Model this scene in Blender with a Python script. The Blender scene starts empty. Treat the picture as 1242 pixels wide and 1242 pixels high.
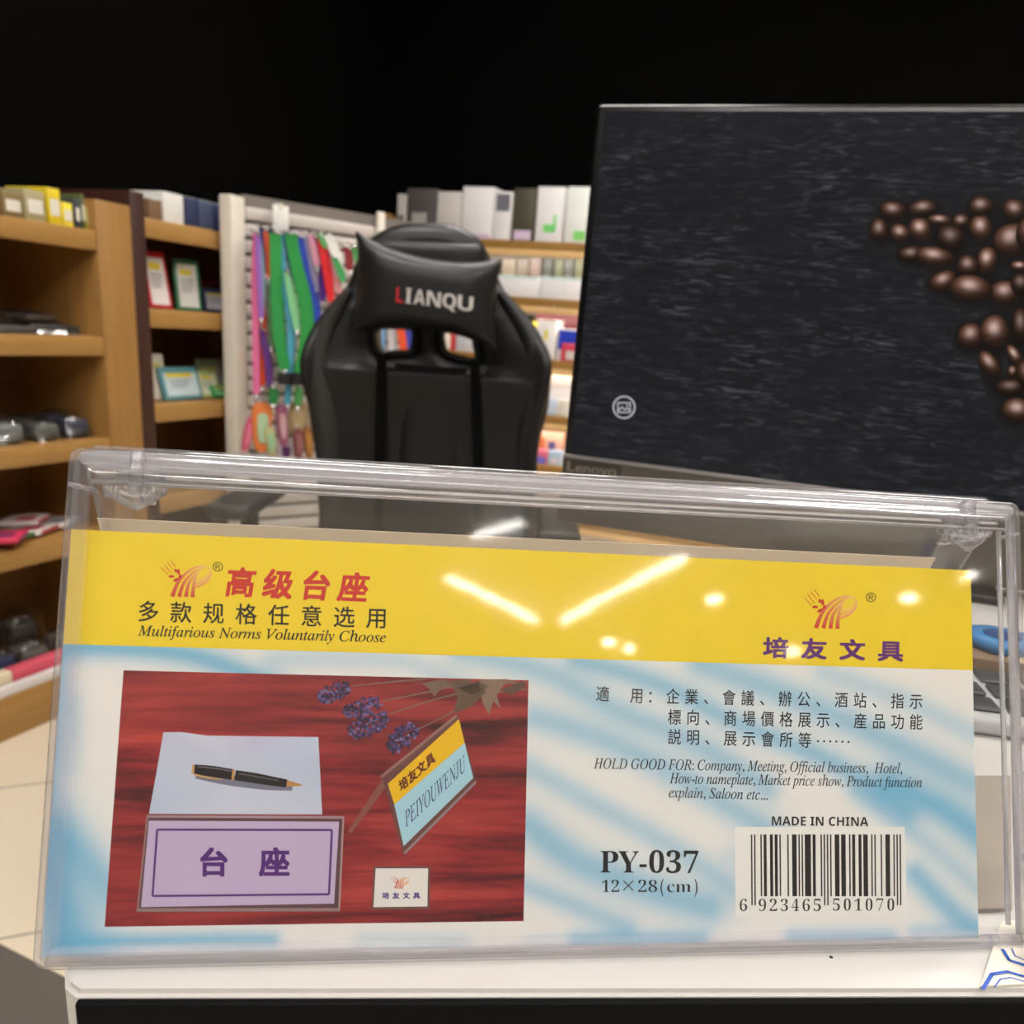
import bpy, bmesh, math, random
import numpy as np
from mathutils import Matrix, Vector
R = math.radians
S = bpy.context.scene
COL = S.collection
random.seed(7)

# ------------------------------------------------------------ camera, world, exposure
PITCH, ROLL, F = 0.3152, 0.0823, 1013.0
CX, CY, HC = 621.0, 729.5, 1.010
CAM = np.array([0, 0, HC])
FW = np.array([0, math.cos(PITCH), -math.sin(PITCH)])
U0 = np.array([0, math.sin(PITCH), math.cos(PITCH)])
R0 = np.array([1.0, 0, 0])
UP = math.cos(ROLL) * U0 - math.sin(ROLL) * R0
RT = math.cos(ROLL) * R0 + math.sin(ROLL) * U0
cam = bpy.data.cameras.new('camera')
camo = bpy.data.objects.new('camera', cam)
COL.objects.link(camo)
m = Matrix.Identity(4)
for i in range(3):
    m[i][0], m[i][1], m[i][2], m[i][3] = RT[i], UP[i], -FW[i], CAM[i]
camo.matrix_world = m
cam.sensor_width = 36.0
cam.lens = 36.0 * F / 1242.0
cam.shift_y = (CY - 621.0) / 1242.0
cam.clip_start = 0.01
cam.dof.use_dof = True
cam.dof.focus_distance = 0.275
cam.dof.aperture_fstop = 17.0
S.camera = camo
w = bpy.data.worlds.new('shop_air'); S.world = w; w.use_nodes = True
w.node_tree.nodes['Background'].inputs[0].default_value = (1.0, 0.93, 0.85, 1)
w.node_tree.nodes['Background'].inputs[1].default_value = 0.08
S.view_settings.view_transform = 'Standard'
S.view_settings.look = 'None'
S.view_settings.gamma = 1.0
S.view_settings.use_curve_mapping = False
S.view_settings.exposure = 0.64
LAMP = 34.0            # radiance of the ceiling tubes
SPOT = 26.0            # radiance of the small downlights
VLAMP = 15.0           # radiance of the two short V lamps
LED = 16.0              # radiance of the strips under the back shelves
S.cycles.max_bounces = 16
S.cycles.transparent_max_bounces = 40
S.cycles.transmission_bounces = 14
S.cycles.glossy_bounces = 6

# ------------------------------------------------------------ helpers
def ray(x, y): return FW + RT * (x - CX) / F + UP * (CY - y) / F
def at_z(x, y, z): d = ray(x, y); return CAM + d * (z - HC) / d[2]
def at_y(x, y, Y): d = ray(x, y); return CAM + d * Y / d[1]
def lin(c):
    return tuple(((v / 255.0) / 12.92 if v <= 10.3 else ((v / 255.0 + .055) / 1.055) ** 2.4) for v in c)
def frame(o, ang):
    return Matrix.Translation(Vector(o)) @ Matrix.Rotation(ang, 4, 'Z')
def pl(M, x, y, Y=0.0):
    """pixel -> local (x, z) on the plane local-y = Y of frame M"""
    Mi = M.inverted()
    c = Mi @ Vector(CAM); d = (Mi.to_3x3()) @ Vector(ray(x, y))
    t = (Y - c.y) / d.y
    q = c + d * t
    return q.x, q.z

MATS = {}
def mat(name, col, rough=.5, metal=0, spec=.5, noise=None, bump=0, emit=None, es=1.0, coat=0):
    """principled material; noise=(scale vec, amount, second colour)"""
    if name in MATS: return MATS[name]
    m = bpy.data.materials.new(name); m.use_nodes = True
    nt = m.node_tree; b = nt.nodes['Principled BSDF']
    c = (*lin(col), 1)
    b.inputs['Base Color'].default_value = c
    b.inputs['Roughness'].default_value = rough
    b.inputs['Metallic'].default_value = metal
    b.inputs['Specular IOR Level'].default_value = spec
    if coat: b.inputs['Coat Weight'].default_value = coat
    tc = nt.nodes.new('ShaderNodeTexCoord')
    mp = nt.nodes.new('ShaderNodeMapping'); nt.links.new(tc.outputs['Object'], mp.inputs[0])
    nz = nt.nodes.new('ShaderNodeTexNoise'); nt.links.new(mp.outputs[0], nz.inputs[0])
    nz.inputs['Detail'].default_value = 6
    sc, amt, c2 = noise if noise else ((40, 40, 40), .12, tuple(v * .8 for v in col))
    mp.inputs['Scale'].default_value = sc
    nz.inputs['Scale'].default_value = 1.0
    mx = nt.nodes.new('ShaderNodeMix'); mx.data_type = 'RGBA'
    mr = nt.nodes.new('ShaderNodeMapRange')
    mr.inputs['From Min'].default_value = .35; mr.inputs['From Max'].default_value = .65
    mr.inputs['To Max'].default_value = amt
    nt.links.new(nz.outputs[0], mr.inputs[0]); nt.links.new(mr.outputs[0], mx.inputs[0])
    mx.inputs[6].default_value = c; mx.inputs[7].default_value = (*lin(c2), 1)
    nt.links.new(mx.outputs[2], b.inputs['Base Color'])
    if bump:
        bp = nt.nodes.new('ShaderNodeBump'); bp.inputs['Strength'].default_value = bump
        bp.inputs['Distance'].default_value = .002
        nt.links.new(nz.outputs[0], bp.inputs['Height']); nt.links.new(bp.outputs[0], b.inputs['Normal'])
    if emit is not None:
        b.inputs['Emission Color'].default_value = (*emit, 1); b.inputs['Emission Strength'].default_value = es
    MATS[name] = m
    return m

def ink_material(name, rough=.55, emis=0.0):
    """colour from the print's colour attribute"""
    m = bpy.data.materials.new(name); m.use_nodes = True
    nt = m.node_tree; b = nt.nodes['Principled BSDF']
    a = nt.nodes.new('ShaderNodeAttribute'); a.attribute_name = 'Col'
    b.inputs['Roughness'].default_value = rough
    b.inputs['Specular IOR Level'].default_value = .25
    if emis:
        b.inputs['Base Color'].default_value = (0, 0, 0, 1)
        nt.links.new(a.outputs['Color'], b.inputs['Emission Color'])
        b.inputs['Emission Strength'].default_value = emis
    else:
        nt.links.new(a.outputs['Color'], b.inputs['Base Color'])
    return m
INK = ink_material('printed_ink')
PIXELS = ink_material('screen_pixels', .35, 1.0)

def clear_film(name, f0=.045, rough=.05, tint=(.97, .975, .975), wav=.02, haze_and_reflection=.006):
    """thin clear plastic face: see-through plus a mirror share that grows at grazing angles"""
    m = bpy.data.materials.new(name); m.use_nodes = True
    nt = m.node_tree; nt.nodes.clear()
    out = nt.nodes.new('ShaderNodeOutputMaterial'); mix = nt.nodes.new('ShaderNodeMixShader')
    tr = nt.nodes.new('ShaderNodeBsdfTransparent'); tr.inputs[0].default_value = (*tint, 1)
    gl = nt.nodes.new('ShaderNodeBsdfGlossy'); gl.inputs['Roughness'].default_value = rough
    ge = nt.nodes.new('ShaderNodeNewGeometry')
    dt = nt.nodes.new('ShaderNodeVectorMath'); dt.operation = 'DOT_PRODUCT'
    nt.links.new(ge.outputs['Normal'], dt.inputs[0]); nt.links.new(ge.outputs['Incoming'], dt.inputs[1])
    ab = nt.nodes.new('ShaderNodeMath'); ab.operation = 'ABSOLUTE'; nt.links.new(dt.outputs['Value'], ab.inputs[0])
    om = nt.nodes.new('ShaderNodeMath'); om.operation = 'SUBTRACT'; om.inputs[0].default_value = 1; nt.links.new(ab.outputs[0], om.inputs[1])
    pw = nt.nodes.new('ShaderNodeMath'); pw.operation = 'POWER'; pw.inputs[1].default_value = 5; nt.links.new(om.outputs[0], pw.inputs[0])
    ma = nt.nodes.new('ShaderNodeMath'); ma.operation = 'MULTIPLY_ADD'; ma.inputs[1].default_value = 1 - f0; ma.inputs[2].default_value = f0
    nt.links.new(pw.outputs[0], ma.inputs[0]); nt.links.new(ma.outputs[0], mix.inputs[0])
    if wav:
        tc = nt.nodes.new('ShaderNodeTexCoord'); nz = nt.nodes.new('ShaderNodeTexNoise'); nz.inputs['Scale'].default_value = 45
        nt.links.new(tc.outputs['Object'], nz.inputs[0])
        bp = nt.nodes.new('ShaderNodeBump'); bp.inputs['Strength'].default_value = wav; bp.inputs['Distance'].default_value = .002
        nt.links.new(nz.outputs[0], bp.inputs['Height']); nt.links.new(bp.outputs[0], gl.inputs['Normal'])
    nt.links.new(tr.outputs[0], mix.inputs[1]); nt.links.new(gl.outputs[0], mix.inputs[2])
    df = nt.nodes.new('ShaderNodeBsdfDiffuse'); df.inputs[0].default_value = (.86, .85, .89, 1)
    hz = nt.nodes.new('ShaderNodeMixShader'); hz.inputs[0].default_value = haze_and_reflection  # pale diffuse share painting in the room's reflected brightness
    nt.links.new(mix.outputs[0], hz.inputs[1]); nt.links.new(df.outputs[0], hz.inputs[2]); nt.links.new(hz.outputs[0], out.inputs[0])
    return m
FILM = clear_film('clear_plastic_face')
RIM = clear_film('clear_plastic_rim', .09, .08, (.95, .95, .97), .15, .07)
BAG = clear_film('clear_bag_film', .10, .15, (.9, .9, .9), .6)
def solid_plastic(name, rough=.05, col=(.97, .97, .985), haze_and_reflection=.10, clear=.35, along=0):
    """solid clear moulding: refracting, partly see-through, with milky flow lines along its length that also paint in reflected brightness"""
    m = bpy.data.materials.new(name); m.use_nodes = True
    nt = m.node_tree; nt.nodes.clear(); N = nt.nodes.new; L = nt.links.new
    out = N('ShaderNodeOutputMaterial'); g = N('ShaderNodeBsdfGlass')
    g.inputs['IOR'].default_value = 1.49; g.inputs['Roughness'].default_value = rough; g.inputs['Color'].default_value = (*col, 1)
    tr = N('ShaderNodeBsdfTransparent'); tr.inputs[0].default_value = (.97, .97, .98, 1)
    df = N('ShaderNodeBsdfDiffuse'); df.inputs[0].default_value = (.86, .85, .89, 1)
    tc = N('ShaderNodeTexCoord'); nz = N('ShaderNodeTexNoise'); nz.inputs['Scale'].default_value = 900; nz.inputs['Detail'].default_value = 3
    mp = N('ShaderNodeMapping'); mp.inputs['Scale'].default_value = (.012, 1, 1) if along == 0 else (1, 1, .012)
    L(tc.outputs['Object'], mp.inputs[0]); L(mp.outputs[0], nz.inputs[0])
    bp = N('ShaderNodeBump'); bp.inputs['Strength'].default_value = .3; bp.inputs['Distance'].default_value = .001
    L(nz.outputs[0], bp.inputs['Height']); L(bp.outputs[0], g.inputs['Normal'])
    mr = N('ShaderNodeMapRange'); mr.inputs['From Min'].default_value = .4; mr.inputs['From Max'].default_value = .7; mr.inputs['To Min'].default_value = haze_and_reflection * .4; mr.inputs['To Max'].default_value = min(1, haze_and_reflection * 2.2)
    L(nz.outputs[0], mr.inputs[0])
    m1 = N('ShaderNodeMixShader'); m1.inputs[0].default_value = clear; L(g.outputs[0], m1.inputs[1]); L(tr.outputs[0], m1.inputs[2])
    m2 = N('ShaderNodeMixShader'); L(mr.outputs[0], m2.inputs[0]); L(m1.outputs[0], m2.inputs[1]); L(df.outputs[0], m2.inputs[2])
    L(m2.outputs[0], out.inputs[0])
    return m
ROD = solid_plastic('clear_plastic_solid')
SIDE = solid_plastic('clear_plastic_upright', along=2)
CLIP = solid_plastic('clear_plastic_clip', .03, haze_and_reflection=.1, clear=.3)

class MB:
    """collects shapes, then links them as ONE mesh object"""
    def __init__(s): s.v = []; s.f = []; s.mi = []; s.c = []; s.sm = []
    def add(s, vs, fs, mi=0, col=None, smooth=False):
        o = len(s.v); s.v += [tuple(map(float, p)) for p in vs]
        s.f += [tuple(i + o for i in f) for f in fs]; s.mi += [mi] * len(fs); s.sm += [smooth] * len(fs)
        if col is None: col = (1, 1, 1)
        s.c += (list(col) if isinstance(col, list) else [col] * len(vs))
        return s
    def box(s, x0, x1, y0, y1, z0, z1, mi=0, bev=0.0, seg=2, col=None, M=None):
        bm = bmesh.new(); bmesh.ops.create_cube(bm, size=1)
        for v in bm.verts:
            v.co = Vector(((x0 + x1) / 2 + v.co.x * (x1 - x0), (y0 + y1) / 2 + v.co.y * (y1 - y0), (z0 + z1) / 2 + v.co.z * (z1 - z0)))
        if bev: bmesh.ops.bevel(bm, geom=bm.edges[:], offset=bev, segments=seg, affect='EDGES', profile=.5)
        s.bm(bm, mi, col, bool(bev), M); return s
    def bm(s, bm, mi=0, col=None, smooth=False, M=None):
        bm.verts.index_update()
        vs = [(M @ v.co if M else v.co.copy()) for v in bm.verts]
        s.add(vs, [tuple(v.index for v in f.verts) for f in bm.faces], mi, col, smooth); bm.free(); return s
    def tube(s, pts, rad, n=12, mi=0, caps=True, flat=1.0, side=None, col=None):
        pts = [Vector(p) for p in pts]; rads = rad if isinstance(rad, (list, tuple)) else [rad] * len(pts)
        vs = []; fs = []
        for i, p in enumerate(pts):
            t = (pts[min(i + 1, len(pts) - 1)] - pts[max(i - 1, 0)]).normalized()
            a = Vector(side) if side else (Vector((0, 0, 1)) if abs(t.z) < .9 else Vector((0, 1, 0)))
            a = (a - t * a.dot(t)).normalized(); b = t.cross(a)
            for k in range(n):
                q = 2 * math.pi * k / n
                vs.append(p + a * math.cos(q) * rads[i] + b * math.sin(q) * rads[i] * flat)
        for i in range(len(pts) - 1):
            for k in range(n):
                fs.append((i * n + k, i * n + (k + 1) % n, (i + 1) * n + (k + 1) % n, (i + 1) * n + k))
        if caps: fs += [tuple(range(n - 1, -1, -1)), tuple((len(pts) - 1) * n + k for k in range(n))]
        return s.add(vs, fs, mi, col, True)
    def ribbon(s, pts, wd, th, side=(1, 0, 0), mi=0, col=None):
        pts = [Vector(p) for p in pts]; sd = Vector(side).normalized(); vs = []; fs = []
        for i, p in enumerate(pts):
            t = (pts[min(i + 1, len(pts) - 1)] - pts[max(i - 1, 0)]).normalized()
            a = (sd - t * sd.dot(t)).normalized(); b = t.cross(a)
            ww = wd[i] if isinstance(wd, (list, tuple)) else wd
            for (e, g) in ((-1, -1), (1, -1), (1, 1), (-1, 1)): vs.append(p + a * e * ww / 2 + b * g * th / 2)
        for i in range(len(pts) - 1):
            for k in range(4): fs.append((i * 4 + k, i * 4 + (k + 1) % 4, i * 4 + 4 + (k + 1) % 4, i * 4 + 4 + k))
        n = len(pts) - 1
        fs += [(3, 2, 1, 0), (n * 4, n * 4 + 1, n * 4 + 2, n * 4 + 3)]
        return s.add(vs, fs, mi, col)
    def lathe(s, prof, n=32, mi=0, c=(0, 0, 0)):
        vs = []; fs = []
        for (r, z) in prof:
            for k in range(n): q = 2 * math.pi * k / n; vs.append((c[0] + r * math.cos(q), c[1] + r * math.sin(q), c[2] + z))
        for i in range(len(prof) - 1):
            for k in range(n): fs.append((i * n + k, i * n + (k + 1) % n, (i + 1) * n + (k + 1) % n, (i + 1) * n + k))
        fs += [tuple(range(n - 1, -1, -1)), tuple((len(prof) - 1) * n + k for k in range(n))]
        return s.add(vs, fs, mi, None, True)
    def build(s, name, mats, parent=None, M=None, world=False, attr=False):
        """verts are local to the parent (world=True: given in world space)"""
        vs = s.v
        if world and parent is not None:
            Mi = parent.matrix_basis.inverted(); vs = [Mi @ Vector(p) for p in vs]
        me = bpy.data.meshes.new(name); me.from_pydata([tuple(p) for p in vs], [], s.f)
        ms = mats if isinstance(mats, (list, tuple)) else [mats]
        for x in ms: me.materials.append(x)
        me.polygons.foreach_set('material_index', s.mi); me.polygons.foreach_set('use_smooth', s.sm)
        if attr:
            a = me.attributes.new('Col', 'FLOAT_COLOR', 'POINT')
            a.data.foreach_set('color', np.array([(*c, 1) for c in s.c], dtype=np.float32).ravel())
        me.validate(); me.update()
        o = bpy.data.objects.new(name, me); COL.objects.link(o)
        if parent is not None: o.parent = parent
        if M is not None: o.matrix_basis = M
        return o

def tag(o, label=None, cat=None, group=None, kind=None):
    if label: o['label'] = label
    if cat: o['category'] = cat
    if group: o['group'] = group
    if kind: o['kind'] = kind
    return o
def thing(name, label, cat, M=None, group=None):
    o = bpy.data.objects.new(name, None); COL.objects.link(o); o.empty_display_size = .05
    if M is not None: o.matrix_basis = M
    return tag(o, label, cat, group)

def shape2d(outlines, extrude, bevel, res=2):
    """filled flat outline with holes, given thickness and rounded edges -> (verts, faces) in XY, thickness along Z"""
    c = bpy.data.curves.new('outline', 'CURVE'); c.dimensions = '2D'; c.fill_mode = 'BOTH'
    c.extrude = extrude; c.bevel_depth = bevel; c.offset = -bevel; c.bevel_resolution = res
    for pts in outlines:
        sp = c.splines.new('POLY'); sp.points.add(len(pts) - 1); sp.use_cyclic_u = True
        for i, p in enumerate(pts): sp.points[i].co = (p[0], p[1], 0, 1)
    o = bpy.data.objects.new('outline', c); COL.objects.link(o)
    bpy.context.view_layer.update()
    me = bpy.data.meshes.new_from_object(o.evaluated_get(bpy.context.evaluated_depsgraph_get()))
    vs = [tuple(v.co) for v in me.vertices]; fs = [tuple(p.vertices) for p in me.polygons]
    bpy.data.objects.remove(o); bpy.data.curves.remove(c); bpy.data.meshes.remove(me)
    return vs, fs
_TXT = {}
def glyphs(s, off=0.0):
    if (s, off) in _TXT: return _TXT[(s, off)]
    c = bpy.data.curves.new('glyphs', 'FONT'); c.body = s; c.offset = off; c.resolution_u = 4
    o = bpy.data.objects.new('glyphs', c); COL.objects.link(o); bpy.context.view_layer.update()
    me = bpy.data.meshes.new_from_object(o.evaluated_get(bpy.context.evaluated_depsgraph_get()))
    vs = [tuple(v.co) for v in me.vertices]; fs = [tuple(p.vertices) for p in me.polygons]
    bpy.data.objects.remove(o); bpy.data.curves.remove(c); bpy.data.meshes.remove(me)
    _TXT[(s, off)] = (vs, fs); return vs, fs
def mathstr(s, kind):
    out = ''
    for ch in s:
        k = ord(ch)
        if kind == 'bold':
            if 'A' <= ch <= 'Z': k = 0x1D400 + k - 65
            elif 'a' <= ch <= 'z': k = 0x1D41A + k - 97
            elif '0' <= ch <= '9': k = 0x1D7CE + k - 48
        elif kind == 'ital':
            if ch == 'h': k = 0x210E
            elif 'A' <= ch <= 'Z': k = 0x1D434 + k - 65
            elif 'a' <= ch <= 'z': k = 0x1D44E + k - 97
        elif kind == 'sansbold':
            if 'A' <= ch <= 'Z': k = 0x1D5D4 + k - 65
        out += chr(k)
    return out
def smooth_loop(pts, n=6):
    out = []; N = len(pts)
    for i in range(N):
        p0, p1, p2, p3 = (np.array(pts[(i + k) % N], float) for k in (-1, 0, 1, 2))
        for j in range(n):
            t = j / n
            out.append(tuple(.5 * (2 * p1 + (p2 - p0) * t + (2 * p0 - 5 * p1 + 4 * p2 - p3) * t * t + (3 * p1 - p0 - 3 * p2 + p3) * t ** 3)))
    return out
def smooth_line(pts, n=6):
    out = []; N = len(pts); P = [np.array(p, float) for p in pts]
    for i in range(N - 1):
        p0, p1, p2, p3 = P[max(i - 1, 0)], P[i], P[i + 1], P[min(i + 2, N - 1)]
        for j in range(n):
            t = j / n
            out.append(.5 * (2 * p1 + (p2 - p0) * t + (2 * p0 - 5 * p1 + 4 * p2 - p3) * t * t + (3 * p1 - p0 - 3 * p2 + p3) * t ** 3))
    out.append(P[-1]); return out

# ------------------------------------------------------------ common materials
WOOD = mat('honey_wood', (172, 130, 71), .45, noise=((6, 60, 60), .5, (150, 110, 54)))
WOODV = mat('honey_wood_upright', (160, 119, 64), .45, noise=((60, 60, 5), .5, (144, 102, 52)))
DARKWOOD = mat('dark_brown_wood', (62, 32, 24), .5, noise=((60, 60, 5), .4, (42, 20, 15)))
BLACKPAINT = mat('black_wall_paint', (9, 9, 9), .95, spec=.03)
WHITEMET = mat('cream_metal', (225, 218, 205), .4)
WHITE = mat('white_card', (238, 236, 232), .5)

# ------------------------------------------------------------ the room
TH = R(21)
D_ = np.array([math.sin(TH), math.cos(TH), 0]); N_ = np.array([math.cos(TH), -math.sin(TH), 0])
def st(s, t, z): return CAM * [1, 1, 0] + D_ * s + N_ * t + np.array([0, 0, z])
def tile_mat():
    m = bpy.data.materials.new('cream_floor_tiles'); m.use_nodes = True
    nt = m.node_tree; b = nt.nodes['Principled BSDF']
    tc = nt.nodes.new('ShaderNodeTexCoord'); mp = nt.nodes.new('ShaderNodeMapping')
    mp.inputs['Rotation'].default_value = (0, 0, R(-24)); mp.inputs['Location'].default_value = (.02, .17, 0)
    br = nt.nodes.new('ShaderNodeTexBrick'); br.offset = 0; br.squash = 1
    br.inputs['Color1'].default_value = (*lin((226, 214, 192)), 1); br.inputs['Color2'].default_value = (*lin((222, 209, 186)), 1)
    br.inputs['Mortar'].default_value = (*lin((150, 140, 125)), 1)
    br.inputs['Scale'].default_value = 1; br.inputs['Mortar Size'].default_value = .003
    br.inputs['Brick Width'].default_value = .6; br.inputs['Row Height'].default_value = .5
    nt.links.new(tc.outputs['Object'], mp.inputs[0]); nt.links.new(mp.outputs[0], br.inputs[0])
    nt.links.new(br.outputs['Color'], b.inputs['Base Color']); b.inputs['Roughness'].default_value = .3
    return m
def slab(name, pts, mtl, thick):
    """a slab: quad pts (world) pushed out along thick"""
    vs = [np.array(p) for p in pts]; vs += [p + np.array(thick) for p in vs[:4]]
    fs = [(0, 1, 2, 3), (7, 6, 5, 4), (0, 4, 5, 1), (1, 5, 6, 2), (2, 6, 7, 3), (3, 7, 4, 0)]
    return tag(MB().add(vs, fs).build(name, mtl), kind='structure')
SA, SB, TA, TB, ZC = -5.2, 4.10, -2.45, 5.4, 2.75
slab('floor', [st(SA, TA, 0), st(SA, TB, 0), st(SB, TB, 0), st(SB, TA, 0)], tile_mat(), (0, 0, -.1))
slab('ceiling', [st(SA, TA, ZC), st(SA, TB, ZC), st(SB, TB, ZC), st(SB, TA, ZC)], mat('grey_ceiling', (238, 235, 228), .9), (0, 0, .1))
slab('wall_left', [st(SA, TA, 0), st(SB, TA, 0), st(SB, TA, ZC), st(SA, TA, ZC)], BLACKPAINT, -N_ * .1)
slab('wall_back', [st(SB, TA, 0), st(SB, TB, 0), st(SB, TB, ZC), st(SB, TA, ZC)], BLACKPAINT, D_ * .1)
slab('wall_right', [st(SA, TB, 0), st(SB, TB, 0), st(SB, TB, ZC), st(SA, TB, ZC)], mat('cream_paint', (205, 195, 178), .8), N_ * .1)
slab('wall_rear', [st(SA, TA, 0), st(SA, TB, 0), st(SA, TB, ZC), st(SA, TA, ZC)], mat('beige_paint', (150, 140, 126), .8), -D_ * .1)

# ------------------------------------------------------------ ceiling lamps
LAMPM = mat('lit_diffuser', (255, 255, 255), .5, emit=(1.0, .965, .925), es=LAMP)
SPOTM = mat('lit_downlight', (255, 255, 255), .5, emit=(1.0, .93, .82), es=SPOT)
VM = mat('lit_diffuser_soft', (255, 255, 255), .5, emit=(1.0, .97, .92), es=VLAMP)
def tube_lamp(a, b, label, wd=.032, lm=None):
    a = np.array(a); b = np.array(b); c = (a + b) / 2; L = np.linalg.norm(b - a); ang = math.atan2(b[1] - a[1], b[0] - a[0])
    t = thing('ceiling_lamp', label, 'lamp', frame((c[0], c[1], ZC), ang), 'linear lamps on the ceiling')
    MB().box(-L / 2, L / 2, -wd / 2 - .006, wd / 2 + .006, -.035, 0, bev=.004).build('housing', WHITEMET, t)
    MB().box(-L / 2 + .01, L / 2 - .01, -wd / 2, wd / 2, -.05, -.0355, bev=.006).build('diffuser', lm or VM, t)
tube_lamp((.633, -2.815), (1.195, -3.17), 'short linear ceiling lamp behind the viewer, left arm of the reflected V')
tube_lamp((1.306, -3.155), (1.637, -2.391), 'short linear ceiling lamp behind the viewer, right arm of the reflected V')
k = 0
for (s0, t0, lb) in ((-1.25, -.65, 'left of the viewer, added to light the card'), (-1.25, .3, 'just above the viewer, added to light the card'), (-1.25, 1.2, 'right of the viewer, added to light the card'),  # unseen row added behind the viewer to brighten the card
                     (.9, -.9, 'left, near the wooden shelves'), (.9, .9, 'right, over the counter'), (2.5, -.9, 'left, over the lanyards'), (2.5, .9, 'right, near the back shelves')):
    a = st(s0, t0 - .42, 0); b = st(s0, t0 + .42, 0)
    tube_lamp(a[:2], b[:2], 'long white linear lamp on the ceiling ' + lb, .16, LAMPM)
tube_lamp((.66, -2.45), (.86, -2.30), 'very short linear ceiling lamp behind the viewer, nearest of the tilted ones', .03)
for (x, y, lb) in ((1.999, -2.793, 'nearest the V lamps'), (2.757, -3.269, 'far right rear'), (2.961, -2.546, 'right of the V lamps'),
                   (1.665, -3.362, 'behind the V, first of a pair'), (1.812, -3.418, 'behind the V, second of a pair'), (3.103, -2.28, 'furthest right')):
    t = thing('downlight', 'small round lit downlight in the ceiling, ' + lb, 'lamp', frame((x, y, ZC), 0), 'round downlights')
    MB().lathe([(.05, 0), (.05, -.012), (.036, -.014)], 24).build('trim_ring', WHITEMET, t)
    MB().lathe([(.033, -.0145), (.033, -.018), (.02, -.019)], 24).build('lens', SPOTM, t)

# ------------------------------------------------------------ the counter
ZT = .835
CA = R(6.3)
CM = frame((-.106, .1735, 0), CA)           # front left corner of the counter, x along its front edge
cnt = thing('counter', 'white sales counter with black front that the clear sign stands on', 'counter', CM)
cor = [(0, .001), (1.75, .001), (1.75, .50), (-.004, .50), (-.0065, .01), (-.004, .004)]
bmx = bmesh.new(); vv = [bmx.verts.new((x, y, ZT - .03)) for x, y in cor]; f = bmx.faces.new(vv)
ex_ = bmesh.ops.extrude_face_region(bmx, geom=[f])
for g in ex_['geom']:
    if isinstance(g, bmesh.types.BMVert): g.co.z = ZT
bmesh.ops.recalc_face_normals(bmx, faces=bmx.faces[:])
bmesh.ops.bevel(bmx, geom=[e for e in bmx.edges if abs(e.verts[0].co.z - ZT) < 1e-5 and abs(e.verts[1].co.z - ZT) < 1e-5], offset=.0015, segments=2, affect='EDGES')
MB().bm(bmx).build('worktop', mat('white_laminate', (204, 201, 198), .25, noise=((3, 3, 3), .15, (197, 194, 190))), cnt)
# dark edging and front panel below the thin white top
mbf = MB().box(.0, 1.75, -.001, .03, .1, ZT - .002, bev=.001)
mbf.build('front_panel', mat('black_laminate', (10, 10, 10), .6, spec=.1), cnt)
MB().box(.02, 1.73, .03, .48, .0, ZT - .031).build('carcass', mat('grey_board', (150, 145, 138), .6), cnt)
sx, sz = 0, 0
p = at_z(1008, 1161, ZT); q = CM.inverted() @ Vector(p)
MB().lathe([(.0006, 0), (.0005, .0002)], 10, c=(q.x, q.y, ZT)).build('ink_speck', mat('black_speck', (20, 18, 18), .6), cnt)

# thin dark grey sheet on the floor left of the counter
a, b = at_z(0, 1148, 0), at_z(86, 1192, 0)
dv = (b - a) / np.linalg.norm(b - a); nv = np.array([-dv[1], dv[0], 0]);
ang = math.atan2(dv[1], dv[0])
MF = frame((a[0], a[1], 0), ang)
tag(MB().box(-.7, .62, -.9, 0, 0.0005, .008, bev=.003).build('floor_sheet', mat('dark_grey_sheet', (92, 86, 80), .8), None, MF),
    'thin dark grey sheet on the tiles left of the white counter', 'mat')

# ------------------------------------------------------------ shelving on the left
LM = frame(st(0, -1.7, 0), math.atan2(D_[1], D_[0]))       # x along the shelf fronts, y into the shelf
def shelf_unit(name, label, M, x0, x1, tops, lip, depth, zt, posts, side_mat, back_mat, base=None, group=None):
    t = thing(name, label, 'shelf unit', M, group)
    MB().box(x0, x1, depth - .015, depth, .0, zt).build('back_panel', back_mat, t)
    for z in tops:
        mb = MB().box(x0, x1, .0, .018, z - lip, z, bev=.002)
        mb.box(x0, x1, .0185, depth - .016, z - .02, z)
        mb.build('shelf_board', WOOD, t)
    for (a, b, y1, mt) in posts:
        MB().box(a, b, -.004, y1, 0, zt, bev=.002).build('upright', mt, t)
    if base:
        MB().box(x0, x1, .0, depth - .016, 0.0, base, bev=.002).build('plinth', WOOD, t)
    return t
U1T = [1.148, .913, .673, .445]
U2T = [1.197, .985, .746, .50, .26]
ux1 = 1.564
BACKW = mat('shelf_back_wood', (140, 102, 58), .6, noise=((5, 60, 60), .5, (122, 84, 44)))
shelf_unit('shelf_unit', 'honey wood shelf unit nearest the viewer with four wide shelves', LM, .55, ux1, U1T, .043, .31, 1.215,
           [(.53, .549, .31, WOODV), (ux1, 1.666, .31, WOODV)], WOODV, BACKW, .102, 'wooden shelf units along the left wall')
shelf_unit('shelf_unit', 'narrow honey wood shelf unit between dark brown strip and cream post', LM, 1.712, 2.200, U2T, .045, .27, 1.25,
           [(1.668, 1.711, .27, DARKWOOD), (2.201, 2.217, .27, WOODV)], DARKWOOD, BACKW, .09, 'wooden shelf units along the left wall')
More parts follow.
